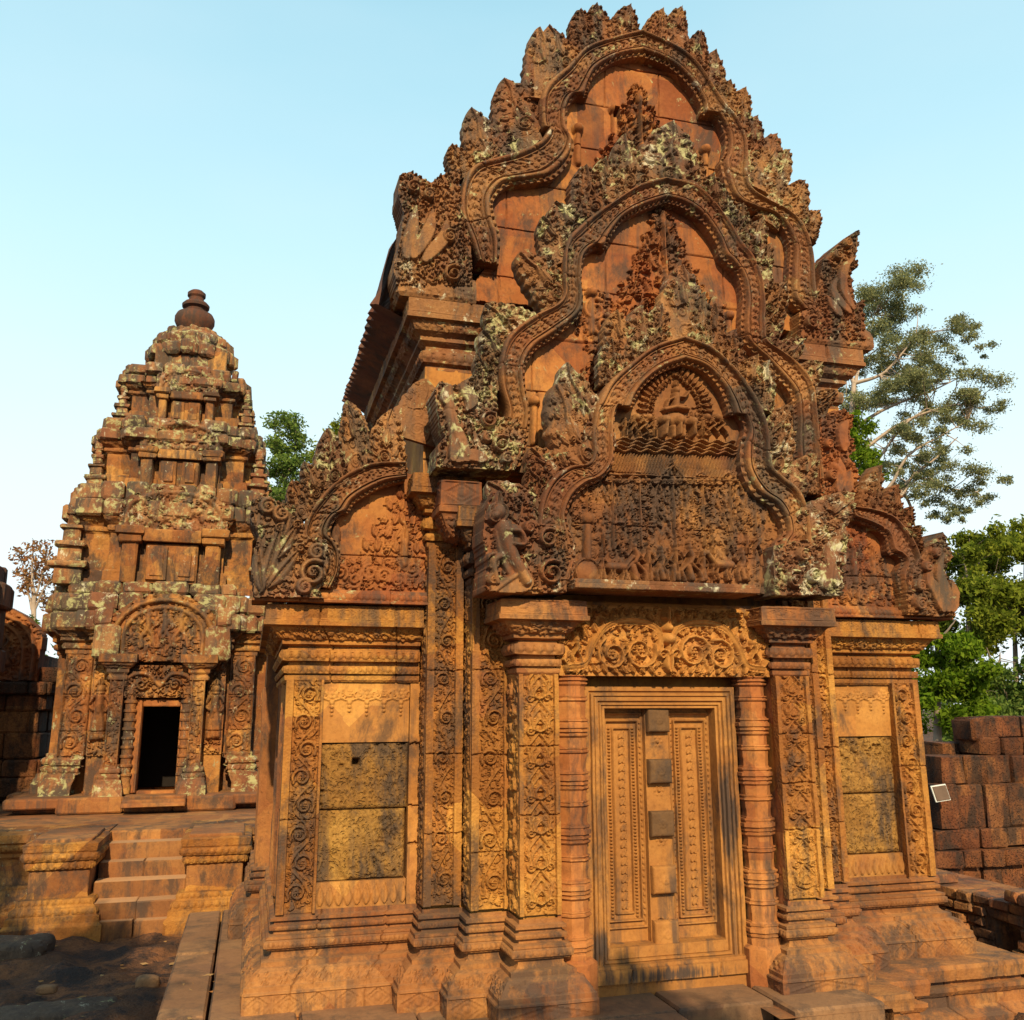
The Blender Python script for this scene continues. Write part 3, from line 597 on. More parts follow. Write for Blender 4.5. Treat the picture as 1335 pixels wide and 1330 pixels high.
for sg in(-1,1):
    pil('stepped_pilaster',XP2[0],XP2[1],Y2,.26,2.62,sg,9,ybk=0); pil('stepped_pilaster',XP3[0],XP3[1],Y3,.26,2.36,sg,8,ybk=Y2)
    # porch pilaster: stacked fleurons
    a0,a1=sorted((sg*XQ[0],sg*XQ[1])); cv=Cv(a0,.26,a1,1.725,.0055); c=(a0+a1)/2
    if sg<0:
        zs=np.linspace(.42,1.66,7)
        hh=zs[1]-zs[0]
        for z in zs:
            for q,(k,h_) in enumerate(((1,.018),(.72,.026),(.42,.032))):
                L=hh*.98*k; cv.stroke([(c,z-hh*.45+L),(c-.075*k,z-hh*.45+L*.55),(c-.06*k,z-hh*.45+L*.12),(c,z-hh*.45),(c+.06*k,z-hh*.45+L*.12),(c+.075*k,z-hh*.45+L*.55),(c,z-hh*.45+L)],.010,h_)
            for q in range(6): t=q*.52-1.3; cv.leaf(c,z-hh*.2,1.57+t,.10,.035,.02)
            for s2 in(-1,1): cv.spiral(c+s2*.06,z-hh*.42,.028,1.2,s2,0,.009,.02); cv.spiral(c+s2*.035,z,.02,1.2,s2,1,.008,.022)
    else:
        for z in np.linspace(.40,1.66,9):
            for k,h_ in ((1,.016),(.62,.022)):
                L=.155*k; cv.stroke([(c,z-.075+L),(c-.072*k,z-.075+L*.5),(c-.05*k,z-.075+L*.1),(c,z-.075),(c+.05*k,z-.075+L*.1),(c+.072*k,z-.075+L*.5),(c,z-.075+L)],.008,h_)
            for q in range(5): cv.leaf(c,z-.05,1.57+(q-2)*.5,.085,.03,.018)
            for s2 in(-1,1): cv.spiral(c+s2*.06,z+.075,.024,1.3,s2,0,.008,.018)
    cv.fol(a0+.03,.28,a1-.03,1.71,.036,.010)
    cv.H[:,(cv.a<a0+.028)|(cv.a>a1-.028)]=.016
    cv.joints([.85,1.27] if sg<0 else [.70,1.33,1.0],dp=.016); cv.wear(.005,5,9+sg); relief('porch_pilaster',cv,(0,YQ,0),'carved',LIB,T=.04)
    h=YQ-Y3; cv=Cv(0,.26,-h,1.725,.007); [cv.spiral(.13+.03*(-1)**k,z,.05,1.4,1,k,.012,.018) for k,z in enumerate(np.arange(.3,1.7,.12))]; cv.fol(0,.26,-h,1.725,.05,.009); cv.wear(.003,5,1)
    if sg<0: relief('pilaster_return',cv,(-XQ[0],Y3,0),'carved',LIB,T=.02,side=LEFT)
    else: relief('pilaster_return',cv,(XQ[0],YQ,0),'carved',LIB,T=.02,side=RIGHT)
    h=.16; cv=Cv(0,-.05,h,1.725,.01); cv.joints([.4,1.0]); cv.wear(.006,4,3)
    if sg<0: relief('pilaster_return',cv,(-XQ[1],YQ,0),'red',LIB,T=.02,side=RIGHT)
    else: relief('pilaster_return',cv,(XQ[1],YQ+h,0),'red',LIB,T=.02,side=LEFT)
    # capitals
    q=[(-XQ[0],Y3),(-XQ[0],YQ),(-XQ[1],YQ),(-XQ[1],-.5)]; q=q if sg<0 else [(-x,y) for x,y in q[::-1]]
    sweep('porch_capital',q,shift(CORN,1.72,2.20),'dull',LIB,res=.007)
    q=[(-XP3[0],Y2),(-XP3[0],Y3),(-XQ[0],Y3)]; q=q if sg<0 else [(-x,y) for x,y in q[::-1]]
    sweep('pilaster_capital',q,shift(CORN,2.33,2.86,.8),'carved',LIB,res=.008)
    q=[(-XP2[0],0),(-XP2[0],Y2),(-XP3[0],Y2)]; q=q if sg<0 else [(-x,y) for x,y in q[::-1]]
    sweep('pilaster_capital',q,shift(CORN,2.60,3.12,.9),'carved',LIB,res=.008)
    # bracket block under the middle pediment
    b=[(-1.50,-.1),(-1.50,-.44),(-1.33,-.44),(-1.33,-.1)]; b=b if sg<0 else [(-x,y) for x,y in b[::-1]]
    sweep('bracket',b,[(-.1,2.62),(-.03,2.66),(.0,2.70,'fol'),(.05,2.80,'fol'),(.07,2.81),(.07,2.85),(.06,2.855),(.055,3.03,'dia')],'red',LIB,res=.008)
# --- colonettes, lintel, false door
for sg in(-1,1):
    cx,cy=sg*.672,-.535; th=np.arange(9)*np.pi/4+np.pi/8; prof=[(.135,-.33),(.14,-.2),(.138,-.05),(.112,-.03)]
    z=.0
    while z<1.70:
        for (r,dz) in ((.112,.012),(.100,.012),(.114,.014),(.104,.012),(.118,.028),(.106,.014),(.114,.014),(.100,.010),(.094,.06),(.098,.05),(.112,.012),(.102,.010),(.108,.010),(.095,.075)):
            prof.append((r,min(z,1.722))); prof.append((r,min(z+dz*.8,1.722))); z+=dz
            if z>1.72: break
    prof=np.array(prof); P=np.stack([cx+prof[:,0,None]*np.cos(th)*1.08,cy+prof[:,0,None]*np.sin(th),np.repeat(prof[:,1,None],9,1)],-1); P[:4]=np.where(np.arange(4)[:,None,None]<9,P[:4],P[:4])
    P[:,:,:2]+=rng.normal(0,.0015,P[:,:,:2].shape); P[:,8]=P[:,0]; mb=MB(); mb.grid(P); mb.build('colonette','pink',LIB,30)
cv=Cv(-.795,1.718,.79,2.19,.0055); cv.H+=.012
for sg in(-1,1):
    arc=[(sg*.06,1.84),(sg*.05,2.0),(sg*.14,2.075),(sg*.30,2.09),(sg*.44,2.05),(sg*.54,1.93),(sg*.60,1.80),(sg*.72,1.775)]
    cv.stroke(catmull(arc,6),.030,.046); cv.stroke(catmull([(x,z+.010) for x,z in arc],6),.009,.056); cv.stroke(catmull([(x,z-.03) for x,z in arc],6),.008,.04)
    for k in range(26): x_,z_=catmull(arc,6)[k*40//26]; cv.leaf(x_,z_-.02,-1.57+sg*rng.uniform(-.5,.9),.06,.03,.042)
    cv.spiral(sg*.20,1.88,.125,1.5,sg,.4,.015,.045); cv.spiral(sg*.40,1.86,.115,1.6,-sg,2,.014,.045); cv.rosette(sg*.2,1.88,.04,.05); cv.rosette(sg*.4,1.86,.036,.05); cv.figure(sg*.3,1.80,.15,.05,1)
    cv.figure(sg*.66,1.80,.17,.06,1); cv.beast(sg*.70,1.735,.09,.05,sg)
    for k in range(9):
        x=sg*(.1+k*.068); cv.leaf(x,2.09-.0025*k*k,1.57-sg*.4,.09,.05,.05); cv.spiral(x,2.145,.024,1.2,sg,k,.008,.045); cv.leaf(x,1.735,1.57-sg*.6,.08,.04,.045)
cv.dome(0,1.97,.06,.09,.05); cv.dome(0,2.04,.04,.09); cv.figure(0,2.03,.15,.08); cv.spiral(-.05,1.86,.04,1.2,1,0,.014,.07); cv.spiral(.05,1.86,.04,1.2,-1,3,.014,.07); cv.leaf(0,1.74,1.57,.2,.09,.07)
cv.fol(-.79,1.72,.79,2.19,.044,.034); cv.joints([],); cv.wear(.006,5,4); relief('lintel',cv,(0,-.605,0),'lintel',LIB,T=.2)
# door frame: nested fillets round a recessed leaf
cv=Cv(-.56,-.20,.56,1.65,.0055); A,B=np.meshgrid(cv.a,cv.b)
e=np.minimum.reduce([.56-np.abs(A),B+.20,1.65-B]); st=[(0,.03),(.030,.018),(.040,.034),(.062,.022),(.070,.030),(.098,.016),(.108,.024),(.122,.012),(.130,.018)]
cv.H=np.zeros_like(A)
for d,h in st: cv.H=np.where(e>=d,h,cv.H)
cv.H=np.where(B<-.20+.10,np.where(B<-.12,.06,.045),cv.H)
hole=(np.abs(A)<.41)&(B>.0)&(B<1.505); cv.wear(.003,6,6)
for x in (-.3,.33): cv.groove([(x,-.2),(x+.02,-.1)],.005,.01)
fr=relief('door_frame',cv,(0,-.475,0),'door',LIB,T=.10,mask=~hole)
cv=Cv(-.42,-.01,.42,1.515,.0055)
for sg in(-1,1):
    c=sg*.255; 
    for k,(hw,t,h) in enumerate(((.150,.010,.014),(.118,.008,.020),(.062,.006,.016))):
        z0,z1=.06+k*.045+.03,1.47-k*.05; cv.stroke([(c-hw,z0),(c+hw,z0),(c+hw,z1),(c-hw,z1),(c-hw,z0)],t,h)
    for z in np.arange(.16,1.38,.022):
        for hw in(.088,): cv.dome(c-hw,z,.0095,.017); cv.dome(c+hw,z,.0095,.017)
    for z in np.arange(.2,1.33,.055): cv.leaf(c-.02,z,.9,.075,.03,.012); cv.leaf(c+.025,z,2.3,.05,.022,.01)
    for z in np.arange(.12,1.42,.04): cv.leaf(c+.134,z,1.57,.034,.018,.01); cv.leaf(c-.134,z,1.57,.034,.018,.01)
w_=cv.win(-.092,0,.088,1.52); cv.H[w_[0]]=.030
for k in range(4): cv.rosette(0,.185+k*.323+.165*.0+.125,.05,.045); cv.spiral(-.03,.12+k*.325,.035,1.2,1,0,.01,.042); cv.spiral(.03,.12+k*.325,.035,1.2,-1,0,.01,.042)
cv.wear(.003,4,8); dl=relief('false_door',cv,(0,-.385,0),'door',LIB,T=.06)
for k,(z0,z1) in enumerate(((1.345,1.503),(1.005,1.165),(.66,.825),(.30,.475),(-.03,.135))):
    x0,x1=-.086,.078+.003*k; cv=Cv(x0,z0,x1,z1,.005); c_=((x0+x1)/2,(z0+z1)/2); cv.rosette(*c_,.032,.005,8); A,B=np.meshgrid(cv.a,cv.b); ed=np.minimum.reduce([A-x0,x1-A,B-z0,z1-B]); cv.H-=.014*np.exp(-ed/.006); cv.wear(.004,9,k)
    relief('door_block',cv,(0,-.485,0),'greyblock' if k<3 else 'door',dl,T=.11)
mb=MB(); mb.box((0,-.47,-.255),(1.12,.12,.115),.01,.002); mb.build('door_sill','door',LIB)
# ================================================================== PEDIMENTS
def S2(p): return [((540+.4494*a,330+.4494*b)) for a,b in p]
def pediment(name,pairsL,pairsR,Y,tym,bandm,T,rec,paint,extra=None,res=.007,seed=1):
    """slab filling the whole outline, a carved band on its rim (left and right halves)"""
    OL=catmull([xz(*o,Y) for i,o in pairsL]) if pairsL else None; ORt=catmull([xz(*o,Y) for i,o in pairsR]) if pairsR else None
    IL=catmull([xz(*i,Y) for i,o in pairsL]) if pairsL else None; IR=catmull([xz(*i,Y) for i,o in pairsR]) if pairsR else None
    pts=[]
    if OL is not None: pts+=list((OL*.55+IL*.45)[::-1])
    if ORt is not None: pts+=list((ORt*.55+IR*.45)[1 if OL is not None else 0:])
    if extra: pts=extra(pts)
    slab=polyrel(name,pts,Y+rec,tym,LIB,T,paint,res,.005,seed)
    for pr in (pairsL,pairsR):
        if pr: ribbon('arch_band',[i for i,o in pr],[o for i,o in pr],Y,bandm,slab,T=rec+.10,seed=seed+len(pr))
    return slab
def blk(a0,b0,a1,b1,cv):  # faint joints of the tympanum stones
    for b in np.arange(b0+.25,b1,.42): cv.joints([b],.003,.014,.005)
    for b in np.arange(b0,b1,.42):
        for a in np.arange(a0+rng.uniform(.2,.4),a1,.5): cv.groove([(a,b-.17),(a+.01,b+.25)],.005,.012)
def tree_motif(cv,a,b,H,h,ins):
    """pyramid of foliage rising in the middle of a tympanum"""
    cv.fol(a-H*.5,b,a+H*.5,b+H,.062,h*.7,lambda x,y:abs(x-a)<.46*H*(1-(y-b)/H)**1.05)
    cv.fol(a-H*.5,b,a+H*.5,b+H,.045,h*.8,lambda x,y:abs(abs(x-a)-.44*H*(1-(y-b)/H)**1.05)<.035)
    for k in range(6):
        z=b+H*(.08+.14*k); w_=H*.30*(1-k/6.)
        for sg in(-1,1): cv.spiral(a+sg*w_,z,.05-.004*k,1.5,sg,rng.uniform(0,6),.012,h*.9); cv.leaf(a+sg*w_*.5,z,1.57-sg*.5,.13,.05,h*.8)
    cv.leaf(a,b+H*.86,1.57,.16,.06,h); cv.stroke([(a,b),(a,b+H*.9)],.012,h); cv.figure(a,b+H*.45,H*.2,h)
# ---- outer half pediments
YO=-.20
LP=[((527.9,627.5),(527.9,602.6)),((503,633),(487,603.8)),((480.5,644),(455.7,615)),((462.4,655.7),(430.8,633)),((455,668),(410.5,655.7)),((444,671),(401.5,671.5)),((434,682.7),(396,685)),((431,698),(394.8,700)),((441,709),(406,710)),((444,725.6),(422,722)),((441,748),(424,742)),((433,768),(410,764))]
RP=[((1112,677.6),(1110,660.5)),((1135.5,687.6),(1135.5,664)),((1152.7,700),(1160,673)),((1158,722),(1180,692)),((1168,724),(1192,715)),((1176,733),(1195,733)),((1170,748),(1192,748)),((1173,770),(1192,772)),((1180,792),(1195,795))]
xw=-XP2[0]+.02; zb=2.225
def exL(p): return [(xw,zb)]+[(-2.66,zb),(-2.66,2.45)]+[q for q in p if q[1]>2.28]+[(xw,p[-1][1])]
def pO(sg):
    def f(cv,ins):
        a0,b0,a1,b1=cv.ext; cx=-1.86 if sg<0 else 1.80
        for x in np.arange(cx-.62,cx+.42,.10):
            if abs(x)<2.2: cv.spiral(x,2.42+.05*rng.uniform(-1,1),.055,1.5,1,rng.uniform(0,6),.014,.022)
        for row,(z,w0) in enumerate(((2.36,.34),(2.48,.32),(2.58,.28),(2.68,.22),(2.78,.17),(2.88,.12),(2.97,.06))):
            for x in np.arange(cx+.14-w0,cx+.14+w0,.07): 
                (cv.leaf(x,z,1.57+rng.uniform(-.8,.8),.1,.05,.024) if rng.random()<.6 else cv.rosette(x,z+.03,.034,.024))
        for s2 in (-.36,.12,.3): cv.stroke([(cx+s2,2.5),(cx+s2,2.66)],.03,.03); cv.leaf(cx+s2,2.6,1.57,.2,.07,.034)
        cv.fol(cx-.35,2.32,cx+.5,3.0,.055,.02,lambda x,y:abs(x-cx-.14)<.40*(1-(y-2.32)/.72)**.7+.02); cv.fol(cx-.5,2.32,cx+.4,2.54,.055,.02); cv.joints([2.545],dp=.016)
    return f
for sg,pr in((-1,LP),(1,RP)):
    I=[xz(*i,YO) for i,o in pr]; O=[xz(*o,YO) for i,o in pr]
    o=catmull([((a[0]*.4+b[0]*.6),(a[1]*.4+b[1]*.6)) for a,b in zip(I,O)])
    poly=[q for q in o if q[1]>2.3]; edge=sg*2.52
    poly=[(sg*(XP2[0]-.02),zb),(sg*(XP2[0]-.02),poly[0][1])]+[tuple(q) for q in poly]+[(edge,poly[-1][1]),(edge,zb)]
    slab=polyrel('half_pediment',poly,YO+.09,'tymp',LIB,.22,pO(sg),.006,.004,3+sg)
    ribbon('arch_band',[i for i,o in pr],[o for i,o in pr],YO,'band',slab,T=.2,seed=5)
    q=[(-2.70,.1),(-2.70,-.16),(-XP2[0],-.16)] if sg<0 else [(XP2[0],-.16),(2.70,-.16),(2.70,.1)]
    sweep('pediment_ledge',q,[(-.05,2.205),(.055,2.207),(.055,2.222),(.03,2.226),(.03,2.27,'bead'),(.012,2.275),(.0,2.30),(-.1,2.305)],'tymp',slab,res=.008)
    if sg<0:
        flames(slab,YO-.02,[(905,150,905,450,185),(690,130,722,480,165),(545,270,600,570,165),(440,450,505,655,130),(350,570,425,760,130),(245,690,360,850,130)],(.2256,.2256,300,500))
        flames(slab,YO+.12,[(690,95,735,260,105),(1135,-20,1060,290,240)],(.2256,.2256,300,500),depth=.1,m='weath')
        z=(.2256,.2256,300,500); P=[(140,1235),(122,1120),(130,1000),(160,880),(130,830),(112,770),(122,690),(150,640),(215,640),(260,700),(330,740),(420,800),(440,880),(560,900),(575,1010),(560,1110),(510,1190),(545,1240)]
        necks=[[(190,1200),(170,1080),(180,960),(215,880),(240,800)],[(210,1150),(215,1050),(300,940),(320,890)],[(230,1190),(250,1100),(350,1020),(360,960)]]
        sp=[(480,1100,70),(430,1180,40),(300,760,45),(220,720,40),(500,980,40)]
    else:
        flames(slab,YO-.02,[(690,700,655,1000,120),(835,850,800,1060,110),(925,1000,880,1140,95),(965,1140,935,1230,75),(985,1230,965,1300,60)],(.1805,.1805,1020,480),m='weath')
        z=(.6015,.6015,1000,530); P=[(302,452),(302,400),(312,352),(330,330),(352,300),(382,270),(390,300),(402,325),(385,345),(390,375),(408,388),(409,456)]
        necks=[[(385,440),(380,400),(365,360),(375,320)],[(375,440),(360,400),(345,375),(350,345)],[(395,440),(400,410),(392,380)]]; sp=[(325,430,14),(340,350,10),(325,390,12),(360,320,9)]
    poly=[xz(z[2]+z[0]*a,z[3]+z[1]*b,YO-.06) for a,b in P]
    def pn(cv,ins,necks=necks,sp=sp,z=z):
        G=lambda L:catmull([xz(z[2]+z[0]*a,z[3]+z[1]*b,YO-.06) for a,b in L],6)
        if len(P)>14:
            for (a,b),an,L,W in (((185,1215),1.72,.34,.10),((195,1160),1.35,.40,.10),((215,1190),.95,.36,.10),((175,1050),1.8,.26,.08),((270,1020),1.1,.28,.08),((300,900),1.4,.24,.08)):
                e=G([(a,b),(a+1,b-1)])[0]; cv.leaf(e[0],e[1],an,L,W,.036,.7); cv.spiral(e[0]+L*.95*math.cos(an),e[1]+L*.95*math.sin(an),.030,1.4,1,an,.010,.04)
        else:
            for nk in necks: cv.blade(G(nk),.055,.034)
        for a,b,r in sp:
            c=xz(z[2]+z[0]*a,z[3]+z[1]*b,YO-.06); cv.spiral(c[0],c[1],r*z[0]*.0058,1.6,1,1,.02,.05); cv.rosette(c[0],c[1],.03,.06)
        cv.fol(*cv.ext,.042,.024,ins)
    polyrel('naga_terminal',poly,YO-.06,'weath' if sg<0 else 'band',slab,.30,pn,.006,.005,11)
# ---- inner pediment (over the door)
YI=-.84
z2=lambda L:[((540+.4494*a,330+.4494*b),(540+.4494*c,330+.4494*d)) for a,b,c,d in L]
IL=z2([(780,322,775,243),(720,345,690,272),(668,385,622,322),(642,425,562,375),(632,452,530,432),(598,440,520,462),(582,478,515,490),(580,540,508,530),(578,605,512,585),(545,655,495,612),(500,678,440,622),(462,712,392,660),(443,762,362,720),(450,800,352,780),(466,850,348,850),(464,920,345,920),(442,975,348,975)])
IR=z2([(780,322,775,243),(838,342,860,280),(882,390,932,345),(905,440,985,420),(914,470,1008,465),(940,468,1018,505),(958,510,1024,550),(946,560,1030,592),(950,630,1038,628),(985,700,1072,655),(1035,735,1112,690),(1063,775,1132,742),(1070,815,1142,800),(1048,842,1146,840),(1042,890,1146,892),(1055,940,1148,940),(1085,985,1146,990)])
def c2(a,b,Y=YI): return xz(540+.4494*a,330+.4494*b,Y)
def pInner(cv,ins):
    c=lambda a,b:c2(a,b)
    # rider on a three-headed elephant under an arch of leaves, attendants beside
    for t in np.linspace(.0,1,30):
        a_=np.pi*(1.18-1.36*t); k_=1+.22*math.exp(-((t-.5)/.07)**2); e=c(770+80*math.cos(a_),452-100*k_*math.sin(a_)); cv.leaf(e[0],e[1],a_,.085,.036,.030); e=c(770+70*math.cos(a_),452-88*k_*math.sin(a_)); cv.spiral(e[0],e[1],.016,1.2,1,a_,.006,.03)
    cv.fol(c(700,0)[0],c(0,470)[1],c(840,0)[0],c(0,360)[1],.035,.016,lambda x,y:((x-c(770,0)[0])/.17)**2+((y-c(0,440)[1])/.24)**2<1)
    cv.dome(*c(770,392),.028,.05,.032); cv.leaf(*c(770,384),1.57,.06,.04,.045); cv.stroke([c(770,405),c(770,436)],.030,.045); cv.stroke([c(738,446),c(770,440),c(802,446)],.020,.045)
    cv.stroke([c(770,410),c(748,420),c(742,438)],.012,.04); cv.stroke([c(770,410),c(794,412),c(806,396)],.012,.04); cv.dome(*c(772,478),.085,.055,.06)
    for k in(-1,0,1): cv.dome(c(772+k*38,485)[0],c(772,485)[1],.045,.085); cv.stroke([c(772+k*38,490),c(772+k*42,525)],.018,.08)
    for k in(-1.5,-.5,.5,1.5): cv.stroke([c(772+k*28,500),c(772+k*28,528)],.02,.06)
    for a in(620,645,672,705,845,875,900): cv.figure(*c(a,525),.13,.05,rng.integers(0,3)); 
    for a in(655,690,860,890): cv.dome(*c(a,470),.03,.045)
    for k in range(4):  # clouds as wavy lines
        xs=np.linspace(595+k*-4,940+k*4,90); cv.stroke([c(a,532+k*11+ (a-600)*.035+4*math.sin(a*.14+k)) for a in xs],.010,.035)
    for k,a in enumerate(np.arange(575,950,9)):   # slanting rain
        cv.stroke([c(a+12,572+(a-575)*.035),c(a,606+(a-575)*.035)],.007,.018); cv.stroke([c(a+10,608+(a-575)*.035),c(a,634+(a-575)*.035)],.007,.016)
    cv.stroke([c(575,636),c(760,640),c(945,655)],.010,.03); cv.figure(*c(758,636),.10,.045,1)
    for a in np.arange(580,950,17): cv.leaf(*c(a,660+(a-580)*.02),rng.choice([.2,2.9]),.055,.035,.04); cv.dome(*c(a+6,655),.016,.045)
    for a,r,st in((510,.15,0),(585,.20,1),(665,.19,2),(765,.22,3),(850,.19,4),(930,.19,5),(1000,.13,6)):
        x,z=c(a,735); 
        for k in range(150):
            t=rng.uniform(0,6.28); q=r*math.sqrt(rng.random()); px,pz=x+q*math.cos(t)*.72,z+q*math.sin(t)*1.15+.02
            if (px-x)**2/(.72*r)**2>1-((pz-z)/(1.3*r))**2: continue
            (cv.leaf(px,pz,1.57+(px-x)*-5,.042,.018,.022) if st%2 else cv.spiral(px,pz,.017,1.1,1,t,.006,.022))
        cv.stroke([(x,z-r*1.4),(x,z+r*1.1)],.010,.030); cv.stroke(catmull([(x-r*.75,z-r*.2),(x-r*.5,z+r*.8),(x,z+r*1.35),(x+r*.5,z+r*.8),(x+r*.75,z-r*.2)],6),.008,.026)
    for a,s_ in((610,1),(650,-1),(700,1),(815,-1),(880,1)): cv.beast(*c(a,792),.06,.032,s_)
    cv.beast(*c(600,948),.17,.05,1); cv.beast(*c(905,945),.19,.05,-1)
    for a,h_,p in((555,.19,0),(650,.27,2),(690,.25,0),(728,.22,1),(770,.24,0),(812,.26,2),(850,.2,0),(965,.22,1)):
        cv.figure(*c(a,948),h_,.046,p); cv.stroke([c(a-6,905),c(a+5,940)],h_*.11,.040)
    cv.dome(*c(512,920),.085,.035); cv.ring(*c(512,920),.085,.010,.03); cv.stroke([c(512,775),c(512,880)],.032,.04); cv.dome(*c(512,765),.05,.045)
    for a,p in((560,0),(600,1),(640,0),(880,0),(930,1),(980,0),(1010,1)): cv.figure(*c(a,868),.13,.032,p)
    cv.joints([c(760,640)[1]-.0,c(760,795)[1]],.004,.015)
    for a in(555,690,770,880): cv.groove([c(a,800),c(a,965)],.005,.014)
    cv.fol(*cv.ext,.05,.014,lambda x,y:ins(x,y) and y<c(0,640)[1])
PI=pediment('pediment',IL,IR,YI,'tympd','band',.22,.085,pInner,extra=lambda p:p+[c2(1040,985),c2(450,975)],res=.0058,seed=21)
a=c2(445,962); b=c2(970,962)
mb=MB(); mb.box(((a[0]+b[0])/2,YI+.02,a[1]-.02),(b[0]-a[0],.34,.035),.006); mb.box(((a[0]+b[0])/2,YI+.03,a[1]+.012),(b[0]-a[0]-.02,.30,.03),.006); mb.build('ledge','weath',PI)
z1s=(.4494,.4494,540,330)
flames(PI,YI+.01,[(775,42,775,250,118),(705,150,702,275,75),(660,160,655,300,75),(592,170,618,330,90),(575,255,585,370,70),(825,120,826,268,60),(872,150,858,290,75),(935,228,925,345,66),(985,298,972,400,64),(1018,315,1005,440,58),(1092,450,1030,560,66),(1112,478,1048,620,74),(1165,585,1095,680,66),
  (455,320,520,545,105),(395,395,505,610,115),(345,560,430,650,95),(330,630,385,690,80)],z1s)
flames(PI,YI-.03,[(230,650,345,775,105),(1262,705,1150,800,90)],z1s,m='leafst')
def naga2(name,P,necks,sp,Y,par,m,zz=z1s,wd=.05,T=.28,body=(),head=()):
    g=lambda a,b:xz(zz[2]+zz[0]*a,zz[3]+zz[1]*b,Y)
    def pn(cv,ins):
        for nk in necks: cv.blade(catmull([g(a,b) for a,b in nk],8),wd*1.0,.034)
        for w0,w1,h_,bl in body: cv.stroke(catmull([g(a,b) for a,b in bl],6),w0*.72,h_*.62,w1/w0)
        for a,b,r_,h_ in head: cv.dome(*g(a,b),r_*.72,h_*.62,r_*.85); cv.leaf(g(a,b)[0],g(a,b)[1]+r_*.4,1.57,r_*1.5,r_,h_*.5); cv.ring(*g(a,b),r_*.8,.012,h_*.4)
        for a,b,r in sp: c=g(a,b); cv.spiral(c[0],c[1],r*zz[0]*.0056,1.6,1,1,.016,.05); cv.rosette(c[0],c[1],.024,.06)
        cv.fol(*cv.ext,.036,.024,ins)
    return polyrel(name,[g(a,b) for a,b in P],Y,m,par,T,pn,.006,.006,17)
naga2('naga_terminal',[(200,988),(208,900),(200,820),(205,740),(225,690),(345,700),(358,785),(440,790),(466,850),(460,930),(440,985)],[[(290,950),(262,870),(245,800),(255,750)],[(260,820),(290,810),(300,840),(280,850)],[(330,960),(290,900)],[(230,970),(330,975)]],[(395,930,34),(385,830,26),(225,900,22),(330,800,14),(225,950,14)],YI-.05,PI,'band',body=[(.085,.06,.11,[(255,800),(275,870),(320,955)]),(.035,.028,.12,[(255,810),(300,815),(310,850),(275,850)]),(.045,.03,.10,[(250,880),(225,900),(235,960)]),(.04,.03,.08,[(300,930),(250,965),(225,985)])],head=[(240,755,.075,.12),(228,768,.045,.13)])
naga2('naga_terminal',[(1045,992),(1040,850),(1100,835),(1150,830),(1165,760),(1225,735),(1262,745),(1240,790),(1262,815),(1255,850),(1240,900),(1242,995)],[[(1215,960),(1200,900),(1205,850),(1235,820)],[(1210,880),(1235,885)],[(1190,970),(1170,900)]],[(1095,950,26),(1150,940,20),(1120,880,18)],YI-.05,PI,'leafst',body=[(.05,.04,.07,[(1225,850),(1205,900),(1190,970)]),(.025,.02,.08,[(1215,870),(1238,880),(1235,905)])],head=[(1235,818,.042,.08)])
# ---- middle pediment
YM=-.52
def zf(L): return [((a,b),(c,d)) for a,b,c,d in L]
ML=zf([(867.6,264,865,233.7),(836,275,831,243),(811.6,288,797,265),(796,310,768,284),(790,325,747,302),(777,324,737,315),(762,337,733,333),(758,365,732,362),(760,390,733,384),(756,412,722,399),(727,437,694,413),(700,455,662,438),(686,476,650,470),(685,502,651,505),(691,540,660,540),(688,572,648,572),(678,610,632,611)])
MR=zf([(867.6,264,865,233.7),(889.5,271,904,243),(914,288,928.5,266),(933,317,953,298),(939,335,967,321),(950,346,979.6,337),(962.6,361,991,365),(968,389,995,399),(966,420,995,424),(970,445,999,448),(995,471,1021,463),(1013,492,1040,478),(1031,516,1056,501),(1035,546,1062,537),(1034,580,1066,571),(1036,612,1070,610),(1046,644,1071,645)])
def pMid(cv,ins):
    c=xz(868,330,YM); tree_motif(cv,c[0]+.02,c[1]-1.15,1.62,.045,ins)
    for u,v in((775,378),(955,408),(700,520)): p=xz(u,v,YM); cv.dome(p[0],p[1],.045,.06); cv.stroke([p,(p[0],p[1]-.3)],.03,.03)
    for u,v in((790,420),(930,420),(800,470),(780,400)): p=xz(u,v,YM); cv.spiral(p[0],p[1],.1,1.6,1,1,.02,.03); cv.fol(p[0]-.15,p[1]-.2,p[0]+.15,p[1]+.2,.06,.02,ins)
    blk(*cv.ext,cv)
PM=pediment('pediment',ML,MR,YM,'tymp','band',.30,.09,pMid,extra=lambda p:p+[xz(1045,644,YM),xz(680,612,YM)],seed=31)
Z1=(.4869,.4869,500,0)
flames(PM,YM+.01,[(757,325,757,490,135),(655,358,662,498,78),(598,425,612,530,75),(545,450,562,570,85),(470,540,515,625,90),(425,585,478,690,80),(838,400,842,505,62),(885,470,882,552,62),(908,515,915,595,58),(962,552,960,645,60),(1002,588,988,690,58),(1032,655,1010,755,55),(1080,765,1030,835,58)],Z1)
flames(PM,YM+.01,[(310,0,425,130,100),(355,40,430,110,70),(215,140,325,235,112),(205,225,262,325,66),(185,290,240,385,56),(1090,95,1022,235,66),(1142,250,1062,300,60),(1192,318,1130,380,62),(1218,398,1160,440,50),(1200,460,1160,500,45)],z1s)
